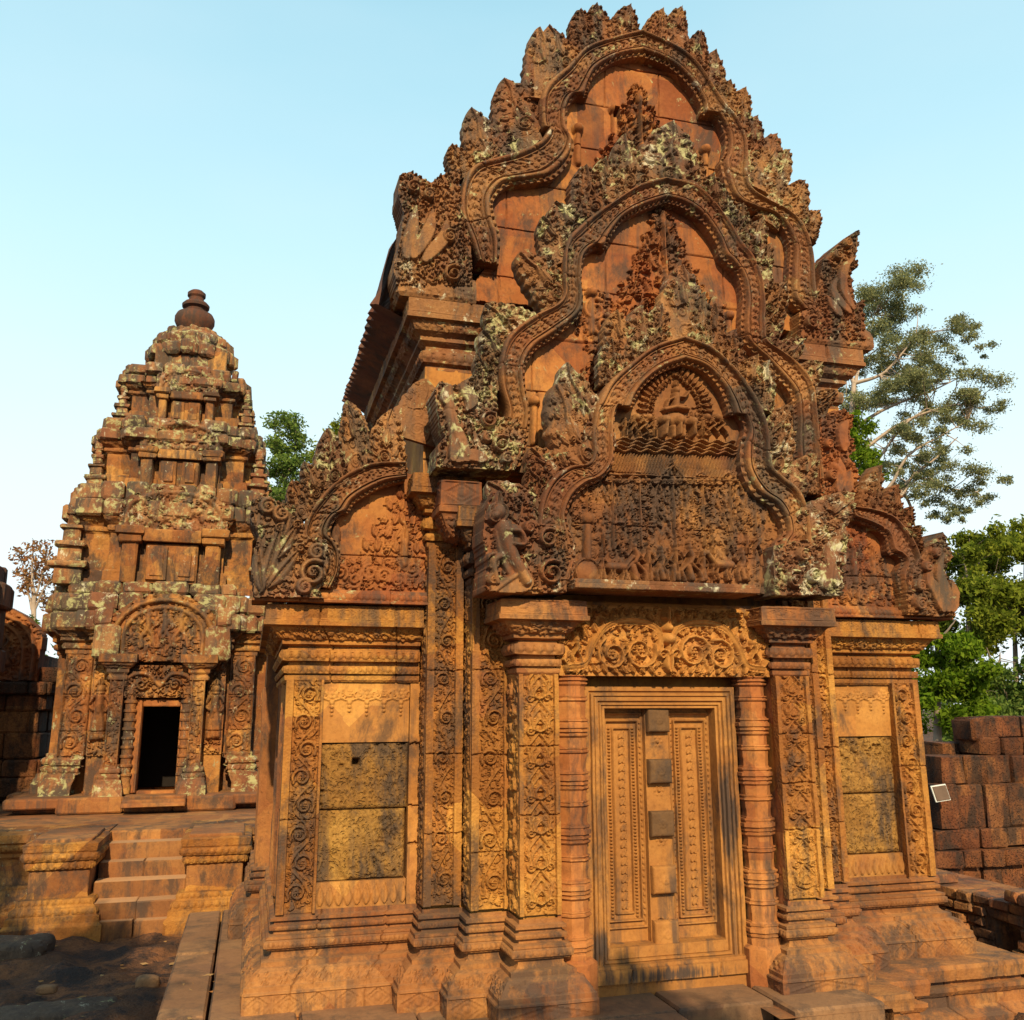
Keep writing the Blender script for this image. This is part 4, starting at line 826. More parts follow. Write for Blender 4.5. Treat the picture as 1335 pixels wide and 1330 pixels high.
naga2('naga_terminal',[(62,622),(66,560),(85,535),(68,470),(58,400),(75,370),(120,380),(175,350),(190,340),(240,370),(242,470),(300,480),(330,530),(292,632)],[[(110,600),(120,540),(105,470),(108,420)],[(150,600),(130,540),(120,500)],[(200,600),(160,590),(120,610)],[(95,400),(90,440)],[(140,390),(165,430),(150,460)]],[(215,490,24),(250,560,26),(265,600,16),(210,540,14)],YM-.05,PM,'leafst',body=[(.05,.04,.07,[(100,465),(118,530),(150,590)]),(.04,.055,.07,[(100,395),(102,450)])])
naga2('naga_terminal',[(1180,705),(1178,600),(1170,540),(1180,480),(1215,455),(1245,452),(1275,480),(1262,520),(1282,570),(1262,590),(1290,640),(1282,708)],[[(1225,690),(1232,640),(1225,600)],[(1250,690),(1255,640)],[(1240,570),(1235,520),(1250,490)]],[(1205,650,16),(1195,560,14)],YM-.05,PM,'red',body=[(.05,.035,.06,[(1215,620),(1235,650),(1225,695)])],head=[(1245,555,.04,.06)])
# bands of carving that fill the gap between the two pediments, left and right
# ---- upper pediment
YU=-.16
UL=zf([(836,73,836,42),(802,80,797,52),(776,97,762,64),(767,117,738.6,88),(766,127,714,108),(751,127,704,127),(741,141,703,151),(740,168,706,168),(748,189,712,172),(743,210,699.6,187.5),(721,233,668,201),(692,239,636,210),(661,243,613,220),(644,261,601,244),(644,280,598,281),(652,312,612,316),(650,346,622,342)])
UR=zf([(836,73,836,42),(872.5,88,877,62),(897,110,904,81),(913,136,928,117),(915,149,945,141),(933,153,957.7,157),(945.5,178,970,181),(944,202,973,205),(939,214,973,232),(953,258,980,250),(980,275,1002,264),(1002,280,1028,279),(1020,296,1045,297),(1030,322,1057,331),(1028,355,1060,370),(1028,386,1065,395),(1040,404,1080,407)])
def pUp(cv,ins):
    c=xz(840,200,YU); tree_motif(cv,c[0]+.0,c[1]-.95,1.68,.05,ins)
    for u,v in((757,162),(924,190),(805,137)): p=xz(u,v,YU); cv.dome(p[0],p[1],.05,.06); cv.stroke([p,(p[0],p[1]-.3)],.03,.03)
    p=xz(808,139,YU); A,B=np.meshgrid(cv.a,cv.b); cv.H-=.12*((np.abs(A-p[0])<.035)&(np.abs(B-p[1])<.07))
    blk(*cv.ext,cv)
PU=pediment('pediment',UL,UR,YU,'tymp','weath',.45,.09,pUp,extra=lambda p:p+[xz(1080,430,YU),xz(610,385,YU)],seed=41)
flames(PU,YU+.02,[(792,28,778,125,58),(745,16,728,100,52),(655,12,652,100,66),(575,12,592,112,68),(530,33,556,128,74),(455,68,487,182,78),(415,84,432,250,88),(310,216,382,345,118),(228,292,302,425,95),(186,388,228,460,66),(850,93,836,170,52),(896,138,886,240,56),(926,218,920,290,46),(961,233,945,330,60),(1001,318,976,400,56),(1045,358,1000,485,76),(1118,484,1080,570,72),(1158,562,1130,622,52)],Z1,m='weath',depth=.24)
flames(PU,YU+.02,[(345,250,385,400,90),(440,160,455,260,70),(250,380,300,440,70),(985,390,965,470,50),(1080,400,1040,500,60),(1060,520,1030,590,50)],Z1,m='leafst',depth=.2)
naga2('naga_terminal',[(32,765),(26,700),(45,640),(50,570),(38,525),(42,468),(75,458),(130,490),(150,470),(205,450),(210,560),(235,650),(240,768)],[[(60,690),(75,620),(85,560)],[(80,690),(120,620),(130,570)],[(110,700),(160,640),(165,600)]],[(185,740,26),(175,640,20),(80,510,20),(120,530,16)],YU-.05,PU,'weath',Z1,.055)
naga2('naga_terminal',[(1110,905),(1112,835),(1150,820),(1165,760),(1180,690),(1230,640),(1270,616),(1270,655),(1262,690),(1272,715),(1248,722),(1262,800),(1275,815),(1285,800),(1290,912)],[[(1250,830),(1225,770),(1230,720),(1255,695)],[(1240,840),(1200,790),(1205,750)],[(1215,845),(1180,800)]],[(1140,870,22),(1210,690,16),(1235,660,14)],YU-.05,PU,'band',Z1,.045)
# nave cornice under the upper pediment, and the roofs
NC=[(0,3.98),(.02,4.00),(.02,4.03),(.05,4.05),(.06,4.13,'bead'),(.03,4.14),(.03,4.18),(.08,4.21),(.08,4.24),(.13,4.27),(.16,4.33,'fol'),(.20,4.34),(.20,4.37),(.19,4.38),(.19,4.49,'dia'),(.1,4.5)]
for sg in(-1,1):
    q=[(-1.57,3.1),(-1.57,0),(-.9,0)]; q=q if sg<0 else [(-x+.38,y) for x,y in q[::-1]]
    sweep('nave_cornice',q,NC,'weath',LIB,res=.01)
    xs=(-1.60,-1.18) if sg<0 else (1.5,1.98); cv=Cv(xs[0],2.95,xs[1],4.02,.01); cv.joints([3.3,3.72]); cv.wear(.006,3,3); relief('nave_wall',cv,(0,-.02,0),'smooth',LIB,T=.3)
    ub=[(-1.80,.2),(-1.80,-.16),(-1.25,-.16)] if sg<0 else [(1.55,-.16),(2.2,-.16),(2.2,.2)]
    sweep('gable_base',ub,[(-.1,4.49),(.03,4.495),(.045,4.52),(.045,4.60,'fol'),(.03,4.66),(.0,4.70),(-.15,4.71)],'weath',LIB,res=.01)
    # aisle half vault
    t=np.linspace(0,np.pi/2,14); ys=np.linspace(.05,3.0,60); P=np.stack([np.repeat((sg*(1.5+1.05*np.cos(t)))[:,None],60,1),np.repeat(ys[None],14,0),np.repeat((2.2+.85*np.sin(t))[:,None],60,1)+.02*(np.arange(60)%2)],-1)
    mb=MB(); mb.grid(P if sg>0 else P[:,::-1]); mb.build('aisle_roof','roof',LIB)
# main vault: rows of tiles carved in stone, jagged eave
E0,E1,E2=(-1.98,-.05,4.50),(-1.94,1.5,4.56),(-1.90,3.2,4.80)
ny=150; ys=np.linspace(.05,3.2,ny); t=np.linspace(0,1,40); xe=np.interp(ys,[E0[1],E1[1],E2[1]],[-1.96,-1.93,-1.90]); ze=np.interp(ys,[E0[1],E1[1],E2[1]],[4.50,4.58,4.76])
sc_t=.05*np.abs(np.sin(np.arange(ny)*np.pi/8))+.012*rng.random(ny); P=np.empty((82,ny,3))
full=np.concatenate([t,1+t[1:]]); full=np.linspace(0,2,80)
for k,f in enumerate(full):
    a=np.pi*(1-f/2); P[k+1,:,0]=.12+( -1*np.cos(np.pi-a))*(np.abs(xe)+.10)*1.0; P[k+1,:,2]=ze+1.45*np.sin(a)**.8+sc_t*(.6+.4*math.sin(k*1.3)); P[k+1,:,1]=ys
P[1,:,0]-=sc_t*1.3; P[0]=P[1]; P[0,:,0]+=.22; P[0,:,2]-=.10; P[81]=P[80]; P[81,:,2]-=.12; P[81,:,0]-=.22
mb=MB(); mb.grid(P); mb.grid(np.stack([P[0],np.stack([np.full(ny,-1.5),ys,ze-.25],-1)])[::-1]); mb.build('vault_roof','roof',LIB)
# side wall piers on the left flank
for y0,y1,pr in((.02,.22,.015),(.62,.80,.03),(1.35,1.52,.03),(2.02,2.9,.14)):
    cv=Cv(-y1,.22,-y0,1.69 if pr<.1 else 1.98,.01); cv.joints([.8,1.25]); [cv.stroke([(x,.22),(x,1.69)],.012,.014) for x in np.arange(-y1+.03,-y0,.055)]; cv.wear(.003,4,2)
    relief('side_pier',cv,(-2.46-pr,0,0),'dull',LIB,T=.16,side=LEFT)

# moulded platform edge under the right half of the building
sweep('platform_edge',[(1.17,-1.12),(1.17,-.86),(1.50,-.86),(1.50,-.62),(1.82,-.62),(1.82,-.38),(2.93,-.38),(2.93,3.0)],[(.06,-.80),(.06,-.66),(.03,-.64),(-.02,-.60),(-.02,-.53),(.0,-.52),(.02,-.49),(.02,-.465),(-.03,-.455),(-.03,-.425),(.03,-.415),(.04,-.34),(.03,-.312),(-.75,-.308)],'dull',LIB,res=.010,wear=.004)
# ================================================================== TERRACE with stairs
TZ=.30
TER=thing('stone_terrace','low moulded stone terrace with a worn staircase, carrying the open-door tower','terrace',(-4.2,8.0,-.5))
xl,xr=[at(u,1150,3.55)[0] for u in(126,238)]
mb=MB(); mb.box((-5.4,10.05,-.19),(9.5,11.7,.96),.02); mb.build('terrace_core','dull',TER)
TP=[(.22,-.62),(.22,-.42),(.20,-.40),(.20,-.34,'fol'),(.15,-.30),(.10,-.22),(.10,-.19,'bead'),(.05,-.17),(.02,-.12),(.02,.06),(.05,.08,'bead'),(.05,.11),(.09,.14),(.11,.18,'bead'),(.10,.20),(.13,.22),(.13,.295),(.05,.302),(-.6,.302)]
sweep('terrace_moulding',[(-10,4.2),(xl,4.2)],TP,'tower',TER,res=.014); sweep('terrace_moulding',[(xr,4.2),(-1.2,4.2),(-1.2,12)],TP,'tower',TER,res=.014)
mb=MB()
for k,(z1,y0,m_) in enumerate(((.19,3.98,1),(.045,3.78,2),(-.10,3.56,1),(-.245,3.34,2),(-.40,3.25,2))):
    xs=np.linspace(xl-.03,xr+.03,m_+1); zb=z1-.30
    for i in range(m_):
        mb.box(((xs[i]+xs[i+1])/2,(y0+4.7)/2,(z1+zb)/2+rng.uniform(-.005,.005)),(xs[i+1]-xs[i]-.005,4.7-y0,z1-zb),.009,.0025,rng.normal(0,.006),rng.normal(0,.004))
mb.build('staircase','steps',TER)
for sg,(u0,u1) in ((-1,(33,122)),(1,(239,322))):
    a,b=[at(u,1100,3.3)[0] for u in(u0+5,u1-3)]; q=[(a,4.2),(a,3.38),(b,3.38),(b,4.2)]
    mb=MB(); mb.box(((a+b)/2,3.8,-.1),(b-a-.01,.82,.85),.01); mb.build('stair_cheek_core','dull',TER)
    sweep('stair_cheek',q,[(.16,-.62),(.16,-.42),(.13,-.39),(.13,-.34),(.10,-.33),(.09,-.27,'bead'),(.06,-.25),(.05,-.2,'bead'),(.0,-.19),(-.02,-.12),(-.02,.04),(.02,.06),(.03,.13,'lotus'),(.05,.14),(.06,.20,'bead'),(.04,.21),(.05,.22),(.06,.285),(.03,.298),(-.25,.300)],'carved',TER,res=.010,wear=.006)
# ================================================================== TOWER
TX,TY=-3.86,7.6
TW=thing('temple_tower','tiered red and grey lichen-covered stone tower with a dark open doorway, standing on the terrace','tower',(TX,TY,.36))
def rplan(m,h,b):
    p=[(-h,b*.5),(-h,-b),(-m,-b),(-m,-m),(-b,-m),(-b,-h),(b,-h),(b,-m),(m,-m),(m,-b),(h,-b),(h,b*.5)]
    return [(TX+x,TY+y) for x,y in p]
def stones(plan,z0,z1,p0,p1,lr,jit,mb,ch=.02,seed=0,gap=.0,drop=0):
    pl=np.array(plan,float)
    for i in range(len(pl)-1):
        d=pl[i+1]-pl[i]; L=np.linalg.norm(d); d/=L; n=np.array([d[1],-d[0]]); s=-p0*.6; e=L+p0*.6
        while s<e-.02:
            l=min(rng.uniform(*lr),e-s); 
            if e-s-l<.1: l=e-s
            pr=p0+rng.uniform(-jit,jit); c=pl[i]+d*(s+l/2)+n*(pr/2-.06); hh=(z1-z0)*rng.uniform(.93,1.05)
            if rng.random()>=drop: mb.box((c[0],c[1],z0+hh/2),(l-.008,pr+.12,hh),ch,jit*.12,math.atan2(d[1],d[0]))
            s+=l
def arch_slab(name,cx,w,z0,z1,Y,parent,m='tower',fig=True,T=.2):
    th=np.linspace(0,np.pi,22); H=z1-z0; poly=[(cx-w,z0)]+[(cx-w*math.cos(t)*(1+.06*math.sin(5*t)),z0+H*.35+H*.65*math.sin(t)**.8) for t in th]+[(cx+w,z0)]
    def pn(cv,ins):
        for r,wd,h in(((.90,.035,.05),(.72,.03,.04)) if fig else ((.86,.03,.03),)):
            cv.stroke([(cx-w*r,z0)]+[(cx-w*r*math.cos(t),z0+H*.35+H*.60*r*math.sin(t)) for t in th]+[(cx+w*r,z0)],wd,h)
        if fig:
            for k in(-.3,0,.3): cv.figure(cx+w*k,z0+H*.22,H*.5,.04,1)
        cv.fol(cx-w,z0,cx+w,z1,.075,.03,ins)
    return polyrel(name,poly,Y,m if fig else 'towerc',parent,T,pn,.013,.012 if fig else .028,int(z0*10))
def pinnacle(x,y,z,s,parent):
    mb=MB()
    for k in range(4):
        h=s*.36*(1-.12*k); w_=s*(.50-.10*k); zz=z+sum(s*.36*(1-.12*j) for j in range(k)); mb.box((x,y,zz+h*.4),(w_*.82,w_*.82,h*.8),.015,.006); mb.box((x,y,zz+h*.85),(w_*1.1,w_*1.1,h*.28),.02,.008)
    mb.lathe((x,y,z+s*1.17),[(.001,s*.30),(s*.07,s*.24),(s*.12,s*.1),(s*.1,0)],8); return mb.build('corner_pinnacle','towerc',parent)
# ground storey
pl=rplan(1.16,1.32,.80)
mb=MB(); mb.box((TX-.78,TY+.1,1.6),(.72,2.1,2.6),.02); mb.box((TX+.78,TY+.1,1.6),(.72,2.1,2.6),.02); mb.box((TX,TY+.7,1.6),(1.0,.9,2.6),.02); mb.box((TX,TY-.2,2.3),(1.6,1.9,1.35),.02)
mb.box((TX,TY,3.7),(1.9,1.9,1.9),.02); mb.box((TX,TY,5.0),(1.5,1.5,1.3),.02); mb.box((TX,TY,6.1),(1.0,1.0,1.3),.02); mb.build('tower_core','tower',TW)
mb=MB(); stones(rplan(1.5,1.7,1.0),.30,.48,.02,0,(.4,.8),.012,mb,.02); mb.box((TX-1.1,TY-1.0,.42),(1.0,1.4,.12),.02); mb.box((TX+1.1,TY-1.0,.42),(1.0,1.4,.12),.02)
[mb.box((TX+.08,TY-1.73-.0+k*.08,.40+k*.035),(.72,.5,.05),.012,.003) for k in range(3)]; mb.build('tower_step','dull',TW)
BT=[(.15,.46),(.15,.60),(.14,.62),(.11,.69,'fol'),(.11,.72),(.06,.74),(.08,.80,'bead'),(.03,.82),(.06,.84),(.06,.90,'bead'),(.02,.92),(.03,.96),(0,.97)]
for pq in (pl[:6],pl[6:]):
    sweep('tower_base',pq,BT,'towerc',TW,res=.014,wear=.012); sweep('tower_wall',pq,[(0,.95),(.0,2.30)],'tower',TW,res=.014,wear=.012)
sweep('tower_capital',pl,[(0,2.20),(.02,2.22),(.02,2.26),(.05,2.28),(.05,2.34,'bead'),(.03,2.35),(.08,2.38),(.08,2.42),(.15,2.48,'fol'),(.18,2.50)],'tower',TW,res=.014,wear=.01)
mb=MB(); stones(pl,2.50,2.74,.24,0,(.25,.55),.03,mb,.03,drop=.03); stones(pl,2.74,2.98,.20,0,(.25,.5),.04,mb,.035,drop=.05); stones(pl,2.97,3.14,.10,0,(.25,.5),.05,mb,.035,drop=.12); mb.build('tower_cornice','towerc',TW)
def dpanel(x0,x1,z0,z1,Y,fig):
    cv=Cv(x0,z0,x1,z1,.011); w_=x1-x0
    if fig:
        cv.figure((x0+x1)/2,z0+.22,.68,.085,0); cv.stroke([((x0+x1)/2,z0+.25),((x0+x1)/2,z0+.60)],.07,.07)
        cv.stroke([(x0+.03,z0+.2),(x0+.03,z0+.85),((x0+x1)/2,z1-.32),(x1-.03,z0+.85),(x1-.03,z0+.2)],.018,.035); cv.fol(x0,z0,x1,z0+.2,.06,.03); cv.fol(x0,z1-.32,x1,z1,.06,.025)
    else: cv.rinceau((x0+x1)/2,z0,z1,w_*.95,.03); cv.stroke([(x0+.01,z0),(x0+.01,z1)],.014,.03); cv.stroke([(x1-.01,z0),(x1-.01,z1)],.014,.03)
    cv.joints([z0+.3,z0+.75],dp=.02); cv.wear(.008,5,int(abs(x0)*30)); relief('niche_figure' if fig else 'tower_pilaster',cv,(0,Y,0),'tower',TW,T=.08)
fy=TY-1.16; by=TY-1.32
for sg in(-1,1):
    f=lambda a,b:tuple(sorted((TX+sg*a,TX+sg*b)))
    dpanel(*f(1.16,.84),.95,2.22,fy-.01,False); dpanel(*f(.80,.58),.95,2.22,by-.02,True); 
    a,b=f(.56,.40); cv=Cv(a,.78,b,2.02,.011); cv.fol(a,.78,b,2.02,.06,.022); cv.stroke([(a,.78),(a,2.02)],.02,.025); cv.stroke([(b,.78),(b,2.02)],.02,.025); cv.wear(.006,4,3); relief('tower_pilaster',cv,(0,by-.26,0),'tower',TW,T=.3)
    q=[(a,by),(a,by-.26),(b,by-.26),(b,by)]; sweep('pilaster_capital',q,[(0,1.86),(.03,1.88),(.03,1.93,'bead'),(.02,1.94),(.05,1.97),(.05,2.01),(.12,2.08,'fol'),(.14,2.09),(.14,2.19)],'tower',TW,res=.012)
    sweep('tower_base',q,shift(BT,.47,.86,.6),'towerc',TW,res=.014,wear=.01)
    pr=[(.075,.5),(.08,.6)]; [pr.extend([(.062,.64+.11*k),(.064,.70+.11*k),(.080,.715+.11*k),(.080,.735+.11*k)]) for k in range(10)]; pr.append((.08,1.8))
    mb=MB(); mb.lathe((TX+.08*0+sg*.335+.02,by-.16,0),pr,12); mb.build('colonette','tower',TW)
dx0,dx1=at(178,1035,by-.05)[0],at(235,940,by-.05)[0]
mb=MB()
for x0,x1,z0,z1 in((dx0-.09,dx0,.50,1.64),(dx1,dx1+.09,.50,1.64),(dx0,dx1,1.55,1.64),(dx0,dx1,.47,.53)): mb.box(((x0+x1)/2,by-.05,(z0+z1)/2),(x1-x0,.18,z1-z0),.012,.001)
for x0,x1 in((dx0-.04,dx0+.0),(dx1,dx1+.04)): mb.box(((x0+x1)/2,by-.15,1.06),(x1-x0-.01,.05,1.1),.01)
mb.build('door_frame','tymp',TW)
mb=MB(); mb.box(((TX-.8+dx0-.09)/2,by+.1,1.3),(dx0-.09-TX+.8,.2,1.7),.01); mb.box(((TX+.8+dx1+.09)/2,by+.1,1.3),(TX+.8-dx1-.09,.2,1.7),.01); mb.box((TX,by+.1,1.95),(1.6,.2,.60),.01); mb.build('porch_wall','tower',TW)
mb=MB(); mb.box(((dx0+dx1)/2,TY+.2,1.1),(.8,.1,1.3),.01); mb.build('interior_wall','dark',TW)  # back wall with the doorway's shade painted into its colour
cv=Cv(TX-.45,1.66,TX+.50,2.06,.010); 
for sg in(-1,1): cv.stroke(catmull([(TX+.02,1.8),(TX+sg*.15,1.95),(TX+sg*.34,1.92),(TX+sg*.42,1.78)]),.03,.05); cv.spiral(TX+sg*.2,1.82,.07,1.4,sg,0,.016,.05)
cv.fol(TX-.45,1.66,TX+.5,2.06,.055,.04); cv.wear(.006,4,2); relief('lintel',cv,(0,by-.2,0),'tower',TW,T=.3)
ap=arch_slab('pediment',TX+.02,.66,2.10,2.98,by-.24,TW,'tower',True,.3)
for sg in(-1,1):
    mb=MB(); mb.box((TX+.02+sg*.66,by-.16,2.34),(.30,.34,.44),.04,.012); mb.box((TX+.02+sg*.72,by-.14,2.66),(.26,.3,.26),.05,.015); mb.build('pediment_end','towerc',TW)
# upper storeys
for (z0,z1,m_,h_,b_) in ((3.12,4.46,1.08,1.22,.72),(4.46,5.44,.90,1.02,.58),(5.44,6.32,.68,.77,.44)):
    H=z1-z0; p=[(x-.05,y) for x,y in rplan(m_,h_,b_)]; fyy=TY-h_
    sweep('tower_wall',p,[(.05,z0-.1),(.05,z0+.12*H),(0,z0+.14*H),(0,z0+.5*H),(.04,z0+.53*H),(.04,z0+.57*H,'bead'),(.02,z0+.58*H),(.08,z0+.63*H),(.1,z0+.67*H,'fol'),(.13,z0+.68*H)],'tower',TW,res=.015,wear=.014)
    mb=MB(); stones(p,z0+.66*H,z0+.83*H,.17,0,(.2,.45),.035,mb,.03,drop=.06); stones(p,z0+.83*H,z1+.02,.12,0,(.2,.4),.045,mb,.035,drop=.1); mb.build('tower_cornice','towerc',TW)
    mb=MB(); mb.box((TX+.02,fyy-.05,z0+.2*H),(b_*.9,.18,.4*H),.015,.004)
    for sg in(-1,1): mb.box((TX+.02+sg*b_*.72,fyy-.08,z0+.22*H),(b_*.26,.22,.44*H),.02,.006); mb.box((TX+.02+sg*b_*.72,fyy-.1,z0+.43*H),(b_*.40,.28,.07*H),.015,.005); mb.box((TX+.02+sg*b_*.74,fyy-.12,z0+.51*H),(b_*.50,.30,.09*H),.02,.006); mb.box((TX+.02+sg*b_*.24,fyy-.10,z0+.2*H),(b_*.36,.16,.34*H),.01,.003); mb.box((TX+.02+sg*b_*.24,fyy-.13,z0+.19*H),(b_*.22,.14,.24*H),.01,.003)
    mb.box((TX+.02,fyy-.12,z0+.47*H),(b_*1.0,.2,.12*H),.012,.004); mb.build('false_doorway','tower',TW)
    arch_slab('pediment',TX+.02,b_*.95,z0+.53*H,z0+.98*H,fyy-.14,TW,'tower',False,.25)
    for sg in(-1,1): pinnacle(TX+sg*(m_+.16),TY-m_-.02,z0-.02,.62*H if z0<4 else .5*H,TW); pinnacle(TX+sg*(h_+.14),TY-b_*.55,z0-.02,.42*H,TW)
# top storey, lotus dome and vase finial
p=[(TX+math.cos(t)*.50-.03,TY-math.sin(t)*.50) for t in np.linspace(np.pi*1.25,-.25*np.pi,11)]
mb=MB(); stones(p,6.30,6.62,.07,0,(.12,.22),.02,mb,.02); stones(p,6.62,6.84,.15,0,(.14,.26),.04,mb,.04); stones([(TX+(x-TX)*.86,TY+(y-TY)*.86) for x,y in p],6.84,7.02,.15,0,(.12,.22),.05,mb,.04); stones([(TX+(x-TX)*.6,TY+(y-TY)*.6) for x,y in p],7.02,7.16,.12,0,(.1,.2),.04,mb,.03); mb.lathe((TX,TY,0),[(.54,6.2),(.52,6.6),(.57,6.85),(.52,7.0),(.40,7.12),(.2,7.2)],24); mb.build('tower_crown','towerc',TW)
mb=MB(); mb.lathe((TX-.03,TY,0),[(.22,7.12),(.18,7.18),(.20,7.20),(.255,7.27),(.295,7.36),(.295,7.43),(.265,7.49),(.18,7.52),(.15,7.54),(.15,7.58),(.20,7.61),(.205,7.65),(.17,7.69),(.115,7.71),(.11,7.77),(.135,7.80),(.135,7.85),(.09,7.89),(.0,7.91)],32); mb.build('vase_finial','roof',TW)
# ================================================================== ruins at the left edge
RH=thing('ruined_hall','low shaded ruined hall of dark red stone beside the tower at the left edge','ruin',(-7.6,9.5,.36))
mb=MB(); a=at(48,940,7.8)[0]; pl=[(-9.5,7.8),(a,7.8),(a,11)]
mb.box(((-9.5+a)/2,9.5,1.0),(a+9.5-.1,3.2,1.5),.03); mb.build('hall_core','laterd',RH)
mb=MB()
for z0,z1,p in((.36,.62,.2),(.62,.86,.12),(.86,1.2,.03),(1.2,1.5,.03),(1.5,1.72,.08),(1.72,1.9,.16)): stones(pl,z0,z1,p+.02,0,(.3,.6),.02,mb,.025)
mb.build('hall_wall','laterd',RH)
hc=a-.75; arch_slab('gable',hc,.72,1.9,2.95,7.7,RH,'red',True,.3); mb=MB()
for k in range(5): mb.box((hc+.7-k*.28,8.6,2.0+.18*k),(.6,1.6,.22),.03,.01)
mb.build('hall_roof','laterd',RH)
ET=thing('ruined_tower','dark broken edge of another stone tower cut off by the left side of the picture','ruin',(-6.9,5.6,.36))
xe_=at(-9,760,5.6)[0]
for k,(z0,z1,dx) in enumerate(((.36,1.3,-.22),(1.3,1.95,-.12),(1.95,2.25,-.02),(2.25,2.75,-.05),(2.75,3.05,0),(3.05,3.3,-.10))):
    mb=MB(); stones([(xe_-2.4,5.6),(xe_+dx-.06,5.6),(xe_+dx-.06,6.6)],z0,z1,.06,0,(.3,.5),.02,mb,.03); mb.box((xe_-1.3+dx,6.2,(z0+z1)/2),(2.4,1.0,z1-z0-.01),.02); mb.build('tower_course','roof',ET)
# ================================================================== walls on the right
LW=thing('laterite_wall','broken dark red laterite block wall with stepped top, right of the temple building','wall',(6.6,3.6,-.5))
Yw=3.6; zc=[(1136,1128),(1126,1105),(1104,1078),(1076,1012),(1010,986),(985,960),(958,934)]
mb=MB(); xR=at(1335,1000,Yw)[0]+2.5
def zw(v): return at(1270,v,Yw)[2]
def course(u0,v0,v1,Y,th,lr,m_,mb_):
    x=at(u0,v1,Y)[0]
    while x<xR:
        l=rng.uniform(*lr); z0,z1=zw(v0),zw(v1); mb_.box((x+l/2,Y+th/2+rng.uniform(-.02,.02),(z0+z1)/2),(l-.012,th,z1-z0-.008),.016,.007,rng.normal(0,.02)); x+=l
for u0,v0,v1,dy in((1195,1300,1128,-.02),(1195,1129,1106,-.12),(1195,1106,1080,-.05),(1222,1080,1022,.0),(1200,1080,1068,.25),(1226,1023,985,.03),(1225,1000,970,.5),(1278,985,962,.08),(1278,963,934,.14)): course(u0,v0,v1,Yw+dy,.5,(.26,.42),'laterd',mb)
mb.build('wall_block','laterd',LW)
mb=MB(); mb.box((at(1285,950,Yw)[0],Yw+.3,zw(952)),(.22,.4,.28),.03,.01); mb.build('cap_block','laterd',LW)
mb=MB()
for x in np.arange(2.6,10,.5): mb.box((x,6.6,.75+rng.uniform(-.05,.05)),(.48,.5,.35),.04,.012,rng.normal(0,.03)); mb.box((x,6.65,.42),(.49,.45,.34),.03,.01); mb.box((x,6.65,-.05),(.5,.5,.6),.03,.01)
tag(mb.build('enclosure_wall','laterd'),'long low laterite enclosure wall in front of the trees, behind the broken wall','wall')
BW=[]
mb=MB(); bx,y0,y1=3.32,-.42,2.9
z=-.75; r=0
while z<.0:
    y=y0-.05*r%.12
    while y<y1:
        l=rng.uniform(.14,.26); hole=(.02<y<.34 and -.62<z<-.30 and rng.random()<.93)
        top=(z>-.09 and rng.random()<.35)
        if not hole and not top: mb.box((bx+.12+rng.uniform(-.02,.025)+.02*math.sin(y*6),y+l/2,z+.042),(.24,l-.012,.078+rng.uniform(-.006,.008)),.014,.006,rng.normal(0,.05))
        y+=l
    z+=.088; r+=1
mb.box((bx+.24,1.62,-.42),(.38,2.5,.72),.02,.01); mb.box((bx+.24,-.2,-.42),(.38,.40,.72),.02,.01); mb.box((bx+.5,1.2,-.42),(.3,3.3,.72),.02); tag(mb.build('brick_wall','brick'),'low crumbling orange brick wall with a dark hole, at the right beside the temple base','wall')
SG=thing('sign_board','small white-framed notice board leaning against the laterite wall','sign',tuple(at(1226,1052,3.45)))
c=at(1226,1034,3.42); mb=MB(); mb.box((0,0,0),(.22,.02,.19),.004); V=mb.V[0]; A=.10; V2=np.stack([V[:,0]*math.cos(A)-V[:,2]*math.sin(A),V[:,1]+V[:,2]*.25,V[:,0]*math.sin(A)+V[:,2]*math.cos(A)],1)+c; mb.V[0]=V2; mb.build('sign_frame','sign',SG)
mb=MB(); mb.box((0,-.012,0),(.195,.02,.165),.004); V=mb.V[0]; mb.V[0]=np.stack([V[:,0]*math.cos(A)-V[:,2]*math.sin(A),V[:,1]+V[:,2]*.25,V[:,0]*math.sin(A)+V[:,2]*math.cos(A)],1)+c; mb.build('sign_panel','signp',SG)
# ================================================================== loose stones and dry leaves
def rock(name,c,d,label,m='rock',seed=1,sub=26):
    th=np.linspace(0,2*np.pi,sub*2+1); ph=np.linspace(-np.pi/2,np.pi/2,sub); X=np.cos(ph)[:,None]*np.cos(th); Y=np.cos(ph)[:,None]*np.sin(th); Z=np.repeat(np.sin(ph)[:,None],len(th),1)
    sq=lambda v:np.sign(v)*np.abs(v)**.55; P=np.stack([sq(X)*d[0]/2,sq(Y)*d[1]/2,sq(Z)*d[2]/2],-1); q=1+.34*fbm(P[...,0]*3+P[...,2]*2,P[...,1]*3-P[...,2],2.2,seed,5)+.06*fbm(P[...,0]*9,P[...,1]*9+P[...,2]*9,6,seed+9,3); q[:,-1]=q[:,0]
    P=P*q[...,None]+np.array(c); mb=MB(); mb.grid(P); return tag(mb.build(name,m),label,'stone')
def gp(u,v,z=-.5): d=ray(u,v); return CAM+d*((z-CAM[2])/d[2])
a=gp(22,1250); rock('stone_block',(a[0]-.12,a[1]+.15,-.47),(.62,.42,.20),'flat dark lichen-spotted stone block at the left edge, nearest the stairs','rock',3)
a=gp(85,1318); rock('fallen_stone',(a[0],a[1],-.52),(.62,.34,.13),'long low dark stone on the shaded ground, largest of the loose stones','rock',5)
a=gp(15,1325); rock('fallen_stone',(a[0],a[1],-.52),(.45,.35,.12),'dark rough stone in the bottom left corner','rock',8)
